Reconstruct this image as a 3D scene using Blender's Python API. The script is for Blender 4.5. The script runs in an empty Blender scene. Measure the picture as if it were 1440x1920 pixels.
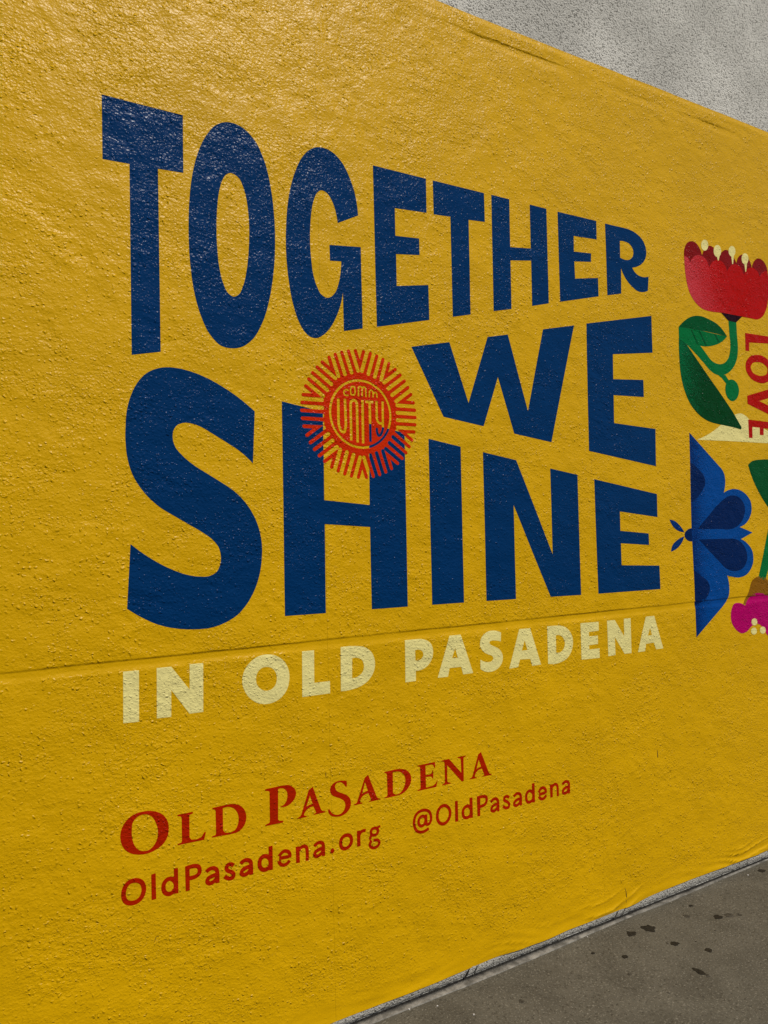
import bpy, bmesh, math, random
from mathutils import Vector, Matrix, noise
from mathutils.geometry import delaunay_2d_cdt

# ------------------------------------------------------------------ camera, sky, sun, exposure
scene = bpy.context.scene
COL = scene.collection
CAM_H = 1.6904
yaw, pitch, roll = math.radians(30.41609737), math.radians(1.40051528), math.radians(-1.37340953)
fw = Vector((math.sin(yaw)*math.cos(pitch), math.cos(yaw)*math.cos(pitch), math.sin(pitch)))
rt = Vector((math.cos(yaw), -math.sin(yaw), 0)); up = rt.cross(fw)
rt, up = math.cos(roll)*rt + math.sin(roll)*up, -math.sin(roll)*rt + math.cos(roll)*up
cam_data = bpy.data.cameras.new('camera')
cam_data.sensor_fit = 'AUTO'; cam_data.sensor_width = 36.0
cam_data.lens = 36.0*1441.0/1920.0
cam_data.clip_start = 0.05; cam_data.clip_end = 2000
cam = bpy.data.objects.new('camera', cam_data); COL.objects.link(cam)
cam.matrix_world = Matrix.Translation((0, -2.4, CAM_H)) @ Matrix((rt, up, -fw)).transposed().to_4x4()
scene.camera = cam

SUN_EL, SUN_AZ = math.radians(49.5), math.radians(21)          # azimuth from the wall's outward normal (-Y) towards +X
to_sun = Vector((math.sin(SUN_AZ)*math.cos(SUN_EL), -math.cos(SUN_AZ)*math.cos(SUN_EL), math.sin(SUN_EL)))
world = bpy.data.worlds.new('World'); scene.world = world; world.use_nodes = True
wn = world.node_tree.nodes; wl = world.node_tree.links
sky = wn.new('ShaderNodeTexSky'); sky.sky_type = 'NISHITA'; sky.sun_disc = False
sky.sun_elevation = SUN_EL; sky.sun_rotation = math.atan2(to_sun.x, to_sun.y)
sky.air_density = 1.0; sky.dust_density = 1.5; sky.ozone_density = 1.0
wl.new(sky.outputs[0], wn['Background'].inputs[0]); wn['Background'].inputs[1].default_value = 0.055
sun_data = bpy.data.lights.new('sun', 'SUN'); sun_data.energy = 3.35; sun_data.angle = math.radians(0.5)
sun_data.color = (1.0, 0.95, 0.87)
sun = bpy.data.objects.new('sun', sun_data); COL.objects.link(sun)
sun.rotation_euler = (-to_sun).to_track_quat('-Z', 'Y').to_euler(); sun.location = (3, -8, 9)
scene.view_settings.view_transform = 'Standard'; scene.view_settings.look = 'None'
scene.view_settings.gamma = 1.0; scene.view_settings.exposure = 0.0
scene.view_settings.use_curve_mapping = False

# ------------------------------------------------------------------ outlines of the printed shapes, in tenths of a millimetre on the wall (x, z)
PRINT = [
    ('letter', 'navy', 'tall navy letter T that starts the word TOGETHER', ['4516,30331 6990,30328 6976,28467 6172,28423 6158,22648 5280,22466 5306,28380 4513,28352']),
    ('letter', 'navy', 'tall navy letter O of TOGETHER', ['8413,30465 8496,30482 8584,30490 8674,30490 8763,30481 8932,30441 9017,30405 9100,30358 9180,30302 9327,30172 9392,30103 9463,30015 9526,29919 9581,29818 9722,29499 9774,29361 9817,29219 9887,28928 9943,28636 9995,28307 10031,27976 10064,27493 10073,27037 10063,26572 10045,26247 10017,25924 9955,25450 9870,24986 9797,24682 9715,24381 9613,24087 9496,23832 9376,23605 9307,23497 9232,23397 9096,23259 8929,23130 8869,23094 8759,23045 8658,23015 8554,22995 8375,22986 8247,22998 8128,23029 8053,23066 7983,23115 7854,23239 7741,23374 7680,23459 7628,23550 7538,23743 7416,24060 7343,24305 7283,24554 7229,24825 7187,25121 7143,25568 7121,25915 7111,26263 7110,26612 7121,27094 7138,27415 7179,27872 7214,28168 7263,28462 7317,28720 7381,28977 7460,29229 7540,29443 7631,29653 7740,29853 7888,30080 8003,30217 8121,30315 8233,30388 8292,30419', '8532,28800 8575,28804 8667,28785 8756,28743 8794,28719 8842,28676 8881,28622 8914,28561 8993,28363 9048,28186 9083,28001 9110,27814 9142,27496 9154,27175 9154,26925 9145,26675 9108,26171 9062,25792 8984,25380 8933,25193 8818,24897 8790,24851 8756,24811 8702,24762 8640,24719 8577,24699 8545,24701 8478,24725 8387,24785 8346,24826 8286,24929 8188,25186 8163,25270 8108,25532 8067,25826 8036,26348 8028,26663 8035,27103 8056,27447 8099,27865 8131,28066 8153,28165 8215,28396 8259,28506 8315,28618 8361,28686 8410,28733 8481,28781']),
    ('letter', 'navy', 'navy letter G of TOGETHER', ['13304,28288 13278,28599 13241,28831 13209,28987 13169,29141 13119,29297 13023,29533 12871,29825 12787,29961 12740,30025 12689,30084 12585,30187 12468,30279 12406,30319 12342,30352 12240,30392 12132,30422 12023,30437 11917,30438 11809,30425 11705,30399 11593,30351 11486,30285 11388,30210 11332,30159 11231,30045 11140,29920 11051,29779 10933,29533 10797,29183 10686,28811 10615,28492 10546,28057 10500,27604 10465,27044 10462,26568 10478,26187 10518,25709 10595,25158 10652,24860 10754,24487 10818,24308 10856,24222 10918,24095 10987,23973 11070,23862 11136,23792 11209,23728 11290,23680 11366,23657 11487,23646 11575,23660 11623,23678 11716,23729 11853,23825 11945,23911 12069,24052 12159,24178 12239,24311 12347,24520 12444,24742 12499,24893 12548,25063 12588,25235 12618,25412 12624,24020 13384,24196 13383,27148 12125,27016 12134,26460 12581,26504 12575,26374 12547,26117 12497,25842 12419,25580 12370,25455 12305,25342 12200,25219 12113,25159 12060,25136 12006,25122 11945,25122 11876,25141 11809,25173 11742,25225 11708,25264 11652,25357 11548,25581 11471,25851 11437,26035 11391,26513 11370,26925 11376,27291 11407,27730 11437,27996 11489,28291 11546,28494 11625,28696 11684,28783 11736,28836 11795,28882 11827,28898 11888,28911 11952,28904 12043,28872 12112,28822 12172,28755 12224,28682 12296,28553 12352,28416 12385,28316 12441,28071 12473,27860']),
    ('letter', 'navy', 'navy letter E right after the G of TOGETHER', ['13971,30263 16293,30266 16280,28953 14868,28861 14864,27823 15920,27906 15921,27275 14877,27144 14869,25948 16277,26181 16284,24853 13977,24323']),
    ('letter', 'navy', 'navy letter T in the middle of TOGETHER', ['16606,30264 19062,30271 19067,29114 18267,29055 18244,25302 17385,25105 17397,29015 16613,28959']),
    ('letter', 'navy', 'navy letter H of TOGETHER', ['19433,30281 20359,30283 20344,28317 21440,28439 21451,30283 22366,30281 22337,26270 21422,26046 21443,27939 20339,27774 20316,25779 19398,25577']),
    ('letter', 'navy', 'navy letter E right before the R of TOGETHER', ['22996,30282 25254,30294 25243,29470 23882,29397 23870,28717 24884,28796 24860,28422 23876,28290 23892,27541 25260,27771 25258,26957 22980,26422']),
    ('letter', 'navy', 'navy letter R with a curled leg ending TOGETHER', ['25793,30280 27147,30302 27345,30290 27564,30255 27775,30195 27980,30108 28106,30031 28161,29986 28252,29888 28330,29774 28361,29714 28398,29604 28420,29450 28415,29348 28390,29245 28348,29144 28294,29051 28215,28953 28120,28867 28017,28791 27918,28732 27758,28659 27617,28608 27440,28561 27518,28459 27600,28384 27727,28306 27867,28256 28020,28236 28190,28238 28321,28256 28518,28312 28442,27651 28327,27598 28210,27560 28091,27535 27975,27524 27856,27526 27741,27542 27674,27559 27544,27612 27358,27714 27241,27790 27129,27876 27026,27970 26918,28085 26824,28212 26764,28321 26715,28437 26680,27275 25803,27078', '26693,29660 26802,29679 26910,29687 27018,29685 27136,29674 27254,29650 27309,29630 27398,29572 27474,29495 27506,29451 27530,29406 27545,29359 27551,29319 27546,29232 27524,29147 27508,29109 27461,29039 27397,28977 27294,28909 27222,28882 27109,28856 27002,28847 26895,28852 26785,28870 26676,28902']),
    ('letter', 'navy', 'navy letter W beside the orange sun emblem', ['15448,23743 17188,24098 18022,21798 19050,24499 20084,24708 21033,21655 21976,25132 23738,25499 22265,20432 20276,20702 19518,22941 18725,20927 16820,21197']),
    ('letter', 'navy', 'navy letter E of the word WE', ['24473,25664 28628,26509 28622,24801 26045,24484 26019,23369 27944,23488 27945,22709 26011,22661 25991,21418 28641,21279 28596,19565 24407,20137']),
    ('letter', 'navy', 'big curved navy letter S that starts SHINE', ['9221,20958 9120,19235 8986,19368 8845,19493 8698,19608 8546,19711 8153,19941 7503,20308 7366,20372 7201,20429 7034,20462 6909,20470 6790,20451 6678,20407 6645,20386 6596,20340 6536,20254 6506,20185 6495,20145 6482,20019 6494,19878 6521,19780 6560,19687 6590,19634 6667,19536 6853,19350 7023,19211 7214,19075 8047,18581 8327,18404 8460,18306 8651,18138 8824,17951 8979,17741 9111,17514 9181,17364 9241,17208 9291,17050 9328,16897 9356,16741 9374,16585 9381,16431 9379,16276 9351,15951 9324,15780 9288,15612 9240,15441 9183,15273 9114,15110 9033,14948 8890,14716 8784,14579 8612,14396 8485,14290 8352,14206 8137,14102 7912,14021 7678,13965 7509,13943 7233,13940 6868,13965 6599,14003 6333,14061 6157,14110 5897,14207 5725,14291 5557,14385 5320,14530 5024,14740 5154,16683 5416,16465 5688,16265 5970,16084 6204,15951 6445,15832 6733,15712 6946,15648 7144,15607 7379,15584 7532,15586 7663,15622 7779,15682 7812,15708 7869,15779 7930,15908 7965,16041 7973,16133 7971,16225 7959,16320 7937,16414 7904,16502 7879,16549 7779,16679 7651,16806 7536,16894 7282,17060 6217,17691 6093,17773 5979,17860 5766,18052 5609,18224 5468,18409 5384,18538 5308,18672 5243,18811 5189,18956 5146,19106 5112,19258 5083,19430 5066,19603 5053,19864 5052,20038 5075,20475 5093,20650 5122,20824 5170,21020 5211,21149 5288,21348 5351,21482 5425,21608 5503,21719 5637,21873 5777,21983 5924,22064 6083,22126 6197,22155 6311,22174 6424,22184 6538,22185 6801,22165 7096,22109 7350,22039 7685,21916 7941,21798 8303,21606 8588,21433 8774,21307 8956,21173']),
    ('letter', 'navy', 'navy letter H of SHINE partly under the orange sun', ['10194,21359 11721,21093 11691,18015 13494,17840 13555,20768 15050,20494 15001,14105 13485,14117 13490,17054 11693,17188 11663,14116 10143,14130']),
    ('letter', 'navy', 'navy letter I of SHINE', ['16107,20325 17585,20077 17554,14079 16083,14095']),
    ('letter', 'navy', 'navy letter N of SHINE', ['18659,19900 20333,19628 22157,15755 22156,19329 23683,19090 23686,13987 21973,14019 20129,17825 20123,14047 18640,14068']),
    ('letter', 'navy', 'navy letter E ending SHINE beside the butterfly', ['24670,18917 28596,18285 28584,17234 26164,17511 26161,16653 27959,16495 27963,15978 26163,16106 26164,15132 28600,15014 28615,13947 24695,13978']),
    ('letter', 'cream', 'cream letter I of IN', ['4880,12869 5343,12859 5324,11313 4862,11332']),
    ('letter', 'cream', 'cream letter N of IN', ['5876,12866 6322,12860 6883,12082 6898,12872 7332,12863 7303,11332 6864,11337 6310,12141 6296,11319 5857,11333']),
    ('letter', 'cream', 'cream letter O of OLD', ['9445,12919 9573,12906 9637,12893 9761,12854 9871,12799 9972,12728 10019,12688 10100,12599 10136,12547 10196,12433 10238,12311 10261,12161 10260,12071 10252,11982 10217,11816 10177,11710 10151,11661 10089,11572 9973,11455 9930,11424 9841,11373 9693,11321 9603,11303 9520,11294 9437,11294 9343,11303 9184,11342 9085,11384 9035,11412 8895,11518 8781,11643 8693,11782 8636,11923 8614,12011 8602,12101 8608,12241 8629,12338 8661,12429 8731,12557 8823,12670 8944,12773 9081,12851 9138,12873 9259,12904 9322,12913', '9437,12512 9519,12499 9599,12470 9667,12427 9698,12398 9725,12364 9770,12285 9797,12201 9807,12119 9801,12035 9786,11968 9761,11903 9726,11846 9675,11799 9613,11761 9546,11737 9462,11725 9387,11732 9321,11755 9260,11789 9205,11832 9153,11889 9113,11954 9088,12017 9073,12111 9078,12208 9094,12279 9122,12345 9159,12398 9229,12460 9282,12490 9358,12509']),
    ('letter', 'cream', 'cream letter L of OLD', ['10742,12888 11189,12884 11170,11778 11762,11769 11760,11350 10713,11355']),
    ('letter', 'cream', 'cream letter D of OLD', ['12209,12887 12395,12896 12579,12892 12899,12860 13035,12837 13100,12820 13214,12769 13315,12705 13404,12627 13472,12537 13499,12486 13541,12377 13564,12265 13568,12213 13565,12105 13546,11999 13509,11895 13450,11790 13414,11741 13334,11652 13235,11574 13123,11511 13005,11459 12888,11422 12704,11386 12490,11363 12335,11359 12178,11366', '12648,12467 12741,12473 12831,12462 12939,12429 13003,12394 13029,12371 13070,12313 13098,12243 13113,12172 13113,12101 13101,12029 13075,11965 13031,11908 12973,11860 12868,11802 12825,11786 12731,11766 12629,11763']),
    ('letter', 'cream', 'cream letter P of PASADENA', ['14851,12888 15451,12877 15569,12863 15703,12831 15829,12779 15928,12711 15984,12655 16007,12624 16052,12522 16074,12411 16073,12273 16042,12139 15977,12015 15918,11941 15849,11876 15768,11820 15679,11775 15580,11741 15468,11721 15351,11717 15290,11722 15283,11354 14829,11354', '15280,12476 15364,12492 15443,12487 15522,12463 15588,12418 15614,12384 15635,12344 15642,12283 15630,12242 15609,12202 15564,12150 15502,12111 15420,12087 15355,12088 15285,12103']),
    ('letter', 'cream', 'cream first letter A of PASADENA', ['16842,12872 17360,12868 17908,11343 17433,11346 17348,11643 16810,11655 16725,11338 16258,11351', '17084,12382 17200,12005 16935,12018']),
    ('letter', 'cream', 'cream letter S of PASADENA', ['19322,12776 19299,12428 19123,12476 18898,12507 18832,12500 18769,12482 18736,12464 18727,12439 18750,12391 18795,12339 19137,12186 19232,12112 19312,12021 19357,11926 19374,11859 19381,11793 19363,11676 19335,11601 19295,11534 19209,11445 19104,11374 18973,11324 18882,11304 18798,11294 18668,11296 18516,11324 18385,11376 18263,11457 18271,11822 18371,11759 18458,11721 18566,11691 18639,11683 18735,11682 18796,11694 18840,11718 18876,11748 18902,11782 18907,11799 18906,11816 18889,11854 18848,11906 18822,11927 18650,11984 18502,12059 18436,12106 18382,12157 18314,12245 18279,12334 18269,12393 18267,12452 18293,12561 18327,12629 18371,12691 18463,12773 18567,12832 18678,12869 18802,12889 18950,12886 19094,12862 19232,12817']),
    ('letter', 'cream', 'cream second letter A of PASADENA', ['20253,12834 20818,12821 21338,11302 20870,11298 20778,11587 20246,11619 20143,11330 19686,11310', '20514,12359 20645,11959 20350,11959']),
    ('letter', 'cream', 'cream letter D of PASADENA', ['21733,12822 22008,12818 22310,12805 22419,12794 22563,12763 22694,12716 22783,12668 22919,12561 22993,12476 23069,12347 23117,12205 23129,12069 23116,11933 23076,11784 23010,11646 22909,11516 22827,11441 22737,11383 22637,11340 22480,11294 22358,11267 22234,11250 22108,11244 21980,11247 21851,11261 21719,11285', '22185,12407 22257,12420 22304,12421 22361,12413 22429,12389 22492,12354 22571,12287 22615,12233 22647,12174 22665,12110 22672,12042 22666,11975 22645,11908 22610,11843 22566,11788 22516,11748 22427,11704 22362,11687 22289,11682 22174,11700']),
    ('letter', 'cream', 'cream letter E of PASADENA', ['23590,12800 24650,12773 24645,12395 24056,12387 24060,12200 24576,12188 24576,11830 24044,11827 24051,11644 24657,11633 24655,11229 23589,11260']),
    ('letter', 'cream', 'cream letter N of PASADENA', ['25161,12781 25629,12771 26181,12009 26196,12781 26623,12776 26613,11234 26178,11245 25597,12034 25613,11253 25171,11243']),
    ('letter', 'cream', 'cream last letter A of PASADENA', ['27593,12765 28143,12763 28687,11240 28204,11244 28073,11555 27557,11553 27480,11231 27022,11235', '27844,12242 27966,11919 27696,11901']),
    ('letter', 'rust', 'large red serif capital O', ['5614,8580 5771,8531 5881,8472 5953,8419 6018,8356 6087,8257 6120,8186 6144,8112 6158,8039 6163,7963 6152,7812 6134,7737 6107,7666 6070,7603 6025,7544 5942,7468 5840,7409 5683,7351 5551,7326 5465,7321 5379,7326 5252,7347 5099,7397 4995,7454 4901,7530 4827,7619 4774,7723 4741,7831 4724,7977 4728,8053 4740,8131 4776,8244 4831,8343 4904,8430 4996,8505 5102,8561 5227,8593 5357,8603 5486,8600', '5526,8488 5578,8461 5648,8406 5693,8356 5734,8287 5780,8174 5817,8054 5834,7930 5833,7829 5824,7762 5795,7666 5747,7574 5705,7522 5654,7474 5597,7437 5540,7418 5452,7412 5367,7428 5313,7451 5263,7482 5190,7553 5132,7651 5092,7753 5063,7896 5056,8011 5066,8202 5074,8278 5098,8347 5148,8413 5213,8466 5288,8498 5370,8511 5449,8508']),
    ('letter', 'rust', 'red serif letter L of OLD', ['6437,8292 6916,8285 6915,8238 6811,8209 6801,8151 6799,7528 6849,7443 7016,7412 7169,7447 7264,7576 7320,7585 7260,7346 6421,7362 6425,7402 6539,7415 6561,7478 6564,8171 6535,8221 6440,8250']),
    ('letter', 'rust', 'red serif letter D of OLD', ['7541,8279 7998,8288 8159,8280 8222,8271 8293,8251 8372,8219 8445,8177 8506,8125 8583,8030 8620,7960 8648,7858 8655,7752 8646,7676 8612,7566 8570,7498 8508,7433 8435,7380 8352,7345 8305,7337 8059,7332 7821,7349 7508,7357 7515,7398 7618,7408 7644,7463 7642,8158 7618,8209 7540,8240', '7879,8201 7958,8216 8030,8215 8096,8201 8158,8176 8215,8143 8266,8098 8310,8046 8347,7987 8374,7916 8391,7842 8397,7771 8388,7664 8369,7596 8329,7506 8291,7454 8242,7418 8143,7392 8076,7390 8020,7398 7939,7426 7909,7453 7884,7490 7872,7520']),
    ('letter', 'rust', 'large red serif capital P', ['9314,8529 9859,8542 10102,8527 10179,8501 10249,8459 10331,8388 10377,8324 10406,8239 10411,8195 10405,8149 10371,8059 10340,8010 10302,7965 10207,7890 10119,7848 10020,7828 9912,7834 9874,7843 9827,7869 9906,7878 9951,7895 9988,7920 10033,7971 10069,8036 10092,8121 10097,8201 10090,8271 10076,8315 10054,8352 10011,8401 9977,8425 9938,8443 9876,8458 9823,8459 9769,8450 9747,7460 9782,7413 9931,7378 9922,7325 9300,7337 9305,7379 9429,7407 9458,7455 9467,8409 9440,8447 9313,8482']),
    ('letter', 'rust', 'red serif first letter A of PASADENA', ['11027,8284 11307,7494 11356,7417 11481,7373 11473,7343 11029,7344 11035,7374 11130,7395 11130,7418 11036,7634 11005,7635 10916,7624 10839,7596 10774,7555 10712,7491 10673,7422 10697,7390 10782,7366 10774,7334 10432,7334 10440,7364 10538,7394 10588,7462 10876,8218', '10916,8016 11008,7722 10889,7713 10828,7695 10770,7669']),
    ('letter', 'rust', 'red serif letter S dropping below its line', ['12326,8249 12328,8057 12281,8055 12219,8147 12136,8224 12076,8250 12031,8259 11970,8254 11933,8241 11901,8221 11875,8179 11869,8109 11890,8043 11916,8002 11950,7963 12000,7930 12262,7795 12338,7740 12402,7675 12433,7625 12456,7570 12472,7483 12464,7391 12432,7305 12372,7228 12295,7165 12231,7132 12127,7100 12046,7090 11922,7098 11820,7119 11731,7153 11656,7211 11608,7278 11583,7352 11591,7414 11647,7403 11673,7342 11707,7289 11751,7243 11803,7205 11887,7169 11979,7157 12065,7173 12117,7201 12164,7239 12198,7280 12233,7348 12246,7396 12249,7444 12237,7515 12216,7561 12180,7605 12137,7644 12047,7705 11935,7755 11802,7825 11760,7857 11730,7892 11694,7952 11678,8015 11678,8079 11698,8144 11740,8205 11778,8239 11856,8279 11941,8301 12032,8304 12132,8297 12249,8274']),
    ('letter', 'rust', 'red serif second letter A of PASADENA', ['13174,8310 13500,7484 13551,7416 13652,7382 13645,7355 13186,7355 13191,7381 13265,7399 13266,7439 13177,7656 13113,7660 13029,7647 12963,7621 12903,7577 12867,7531 12828,7443 12847,7407 12926,7383 12919,7353 12578,7354 12583,7384 12682,7409 12714,7448 13024,8192 13046,8234', '13046,8076 13155,7760 13033,7738 12921,7687']),
    ('letter', 'rust', 'red serif letter D of PASADENA', ['13842,8282 14273,8296 14463,8284 14572,8264 14662,8238 14720,8214 14776,8182 14856,8117 14899,8066 14944,7983 14963,7924 14970,7864 14961,7770 14933,7680 14901,7622 14816,7519 14737,7457 14649,7409 14548,7377 14447,7358 14381,7354 13816,7353 13821,7382 13915,7404 13948,7453 13947,8171 13927,8221 13845,8245', '14193,8210 14298,8215 14380,8205 14470,8182 14525,8157 14596,8107 14637,8066 14669,8020 14704,7940 14716,7884 14716,7801 14692,7691 14658,7612 14599,7523 14546,7468 14485,7427 14416,7399 14341,7394 14288,7404 14229,7432 14177,7482']),
    ('letter', 'rust', 'red serif letter E of PASADENA', ['15255,8267 16029,8266 16036,8050 15996,8057 15947,8164 15881,8197 15605,8202 15603,7859 15818,7849 15886,7902 15901,7975 15941,7968 15932,7675 15892,7693 15842,7768 15600,7786 15607,7398 15910,7407 16031,7471 16101,7568 16127,7552 16054,7340 15223,7346 15234,7382 15346,7400 15366,7444 15369,8178 15345,8214 15260,8229']),
    ('letter', 'rust', 'red serif letter N of PASADENA', ['16318,8264 16662,8272 17218,7653 17207,8157 17181,8200 17058,8238 17059,8265 17447,8269 17446,8236 17348,8212 17332,8158 17319,7333 17235,7315 16573,8055 16560,7461 16594,7411 16715,7371 16708,7341 16321,7341 16328,7372 16431,7408 16454,7459 16455,8153 16429,8208 16322,8231']),
    ('letter', 'rust', 'red serif last letter A of PASADENA', ['18169,8282 18529,7430 18571,7377 18663,7349 18656,7316 18209,7322 18215,7352 18302,7368 18297,7403 18205,7636 18155,7640 18084,7633 18014,7608 17949,7565 17893,7504 17863,7453 17840,7395 17868,7367 17947,7349 17937,7321 17593,7332 17600,7360 17699,7387 17743,7446 18038,8209', '18052,8014 18165,7722 18042,7700 17934,7660']),
    ('letter', 'rust', 'small red sans letter capital O of the web address', ['5006,5903 4934,5924 4862,5960 4826,5989 4780,6048 4746,6120 4724,6204 4721,6288 4731,6372 4752,6456 4779,6516 4821,6576 4874,6627 4934,6663 4994,6681 5078,6688 5150,6681 5234,6654 5294,6622 5342,6585 5390,6528 5426,6456 5449,6372 5456,6300 5448,6216 5426,6132 5398,6072 5357,6012 5306,5966 5234,5925 5162,5902 5090,5895', '5046,6036 5102,6033 5150,6041 5195,6060 5234,6085 5266,6120 5287,6156 5307,6216 5316,6264 5317,6312 5311,6360 5294,6415 5270,6459 5239,6492 5198,6519 5150,6539 5102,6548 5054,6549 5006,6542 4972,6528 4942,6504 4912,6468 4891,6432 4871,6372 4861,6312 4859,6252 4865,6204 4880,6156 4905,6108 4927,6084 4958,6064 5006,6044']),
    ('letter', 'rust', 'small red sans letter l of the web address', ['5621,5900 5609,5911 5610,6655 5615,6667 5729,6676 5744,6667 5747,5911 5741,5905']),
    ('letter', 'rust', 'small red sans letter first d of the web address', ['6102,5889 6054,5906 6006,5939 5962,5985 5928,6045 5911,6105 5904,6189 5911,6261 5928,6321 5956,6369 5994,6411 6030,6438 6078,6460 6138,6469 6198,6465 6257,6441 6294,6415 6295,6669 6306,6680 6414,6673 6421,6669 6423,6657 6426,5902 6306,5913 6294,5921 6210,5889 6150,5883', '6118,6021 6162,6015 6198,6022 6222,6033 6268,6081 6285,6129 6283,6201 6258,6261 6210,6315 6186,6331 6162,6338 6114,6334 6078,6310 6050,6273 6038,6225 6037,6153 6050,6093 6078,6051']),
    ('letter', 'rust', 'small red sans letter capital P of the web address', ['6656,5895 6651,5906 6644,6650 6656,6662 6740,6672 6848,6679 6908,6677 6980,6665 7064,6634 7100,6609 7124,6581 7156,6506 7164,6458 7163,6398 7153,6350 7137,6314 7112,6280 7088,6260 7004,6218 6956,6205 6896,6199 6788,6200 6782,6194 6781,5906 6776,5896', '6782,6338 6788,6330 6836,6327 6932,6332 6968,6342 7016,6368 7029,6386 7036,6434 7032,6470 7018,6506 6992,6525 6908,6547 6788,6547 6782,6530']),
    ('letter', 'rust', 'small red sans letter first a of the web address', ['7413,5882 7377,5893 7341,5913 7306,5944 7288,5968 7273,6004 7269,6028 7275,6076 7288,6112 7322,6160 7357,6184 7449,6214 7533,6230 7593,6234 7599,6244 7595,6268 7584,6292 7557,6319 7533,6334 7497,6342 7461,6341 7425,6332 7341,6285 7271,6388 7348,6436 7413,6462 7497,6469 7557,6460 7605,6440 7653,6404 7689,6364 7714,6316 7725,6256 7734,6136 7729,5896 7617,5898 7605,5904 7604,5920 7593,5931 7533,5901 7485,5886', '7418,6016 7437,6008 7449,6009 7509,6030 7558,6064 7569,6077 7577,6100 7569,6105 7521,6098 7449,6082 7413,6068 7398,6040 7403,6028']),
    ('letter', 'rust', 'small red sans letter s of the web address', ['8087,5875 8027,5886 7967,5913 7907,5954 7850,6009 7943,6094 7995,6045 8051,6011 8111,6000 8123,6001 8130,6009 8134,6033 8102,6069 8063,6099 7991,6134 7955,6165 7919,6216 7897,6273 7900,6333 7915,6369 7940,6405 7965,6429 7991,6443 8051,6455 8111,6451 8147,6439 8213,6393 8240,6369 8242,6357 8159,6272 8117,6309 8087,6327 8039,6325 8021,6297 8031,6273 8051,6247 8138,6201 8210,6141 8245,6093 8260,6045 8257,5997 8246,5961 8228,5925 8207,5902 8183,5887 8147,5876']),
    ('letter', 'rust', 'small red sans letter second a of the web address', ['8503,5882 8467,5900 8431,5928 8408,5954 8396,5978 8390,6026 8398,6062 8412,6098 8435,6134 8455,6155 8515,6189 8611,6216 8718,6230 8716,6266 8701,6290 8671,6312 8635,6327 8599,6333 8558,6326 8479,6277 8467,6276 8392,6374 8467,6426 8539,6457 8599,6463 8683,6449 8743,6421 8790,6386 8820,6350 8838,6314 8849,6254 8854,6122 8852,5882 8731,5884 8722,5894 8719,5917 8659,5889 8599,5873 8539,5872', '8561,6002 8599,6007 8647,6027 8683,6059 8695,6088 8683,6095 8647,6089 8551,6062 8536,6050 8524,6026 8532,6014']),
    ('letter', 'rust', 'small red sans letter second d of the web address', ['9216,5867 9168,5881 9108,5920 9060,5972 9029,6024 9010,6084 9003,6156 9011,6240 9032,6312 9061,6360 9096,6395 9132,6420 9180,6440 9228,6445 9288,6439 9336,6424 9384,6398 9393,6408 9394,6648 9408,6653 9528,6654 9534,6648 9532,5880 9528,5869 9396,5880 9384,5888 9312,5865 9252,5862', '9219,6012 9276,6001 9312,6008 9336,6020 9372,6053 9386,6108 9380,6180 9352,6240 9300,6286 9276,6297 9240,6305 9204,6300 9168,6270 9154,6240 9143,6180 9143,6132 9155,6084 9188,6036']),
    ('letter', 'rust', 'small red sans letter e of the web address', ['9874,5878 9826,5897 9778,5928 9746,5962 9718,6010 9700,6058 9687,6118 9694,6119 9718,6099 9754,6106 9763,6262 9730,6270 9718,6259 9702,6262 9721,6298 9754,6341 9826,6399 9874,6422 9922,6436 9958,6438 10006,6432 10047,6418 10093,6394 10136,6358 10165,6322 10188,6274 10198,6226 10198,6166 10187,6130 10176,6118 10150,6116 10138,6127 10114,6126 10102,6115 10078,6108 9814,6122 9807,6118 9807,6106 9818,6070 9850,6019 9882,5998 9918,5986 9958,5985 9994,5993 10030,6016 10078,6064 10090,6067 10168,5998 10164,5986 10103,5926 10042,5887 9958,5869 9922,5869', '10024,6226 10078,6223 10078,6238 10066,6262 10018,6304 9958,6322 9922,6317 9882,6298 9850,6274 9823,6238']),
    ('letter', 'rust', 'small red sans letter n of the web address', ['10774,5873 10714,5878 10703,5885 10711,6077 10710,6149 10699,6269 10692,6293 10680,6305 10654,6321 10630,6326 10594,6321 10558,6307 10490,6233 10494,5885 10486,5874 10361,5885 10357,5897 10354,6425 10474,6421 10498,6407 10582,6439 10654,6442 10690,6433 10726,6416 10762,6390 10786,6364 10805,6329 10816,6281 10827,6161 10829,6077 10820,5885 10816,5873 10810,5870']),
    ('letter', 'rust', 'small red sans letter third a of the web address', ['11125,5874 11089,5881 11053,5898 11017,5926 10991,5958 10981,5982 10977,6018 10984,6054 10997,6090 11017,6123 11041,6148 11089,6176 11197,6208 11305,6221 11310,6234 11306,6270 11288,6294 11257,6315 11233,6321 11197,6321 11149,6306 11065,6250 10998,6330 10995,6342 11077,6402 11137,6430 11209,6441 11269,6436 11317,6417 11358,6390 11393,6354 11419,6306 11427,6258 11434,6126 11432,5898 11425,5884 11317,5891 11314,5922 11305,5935 11209,5889 11161,5876', '11132,5994 11185,6007 11250,6042 11275,6066 11284,6090 11281,6100 11197,6085 11125,6061 11107,6042 11097,6018 11113,6001']),
    ('letter', 'rust', 'small red sans letter full stop of the web address', ['11692,5898 11662,5912 11644,5933 11633,5960 11629,5996 11644,6032 11666,6056 11692,6069 11716,6071 11740,6063 11764,6043 11781,6008 11783,5972 11768,5936 11746,5912 11716,5898']),
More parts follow.
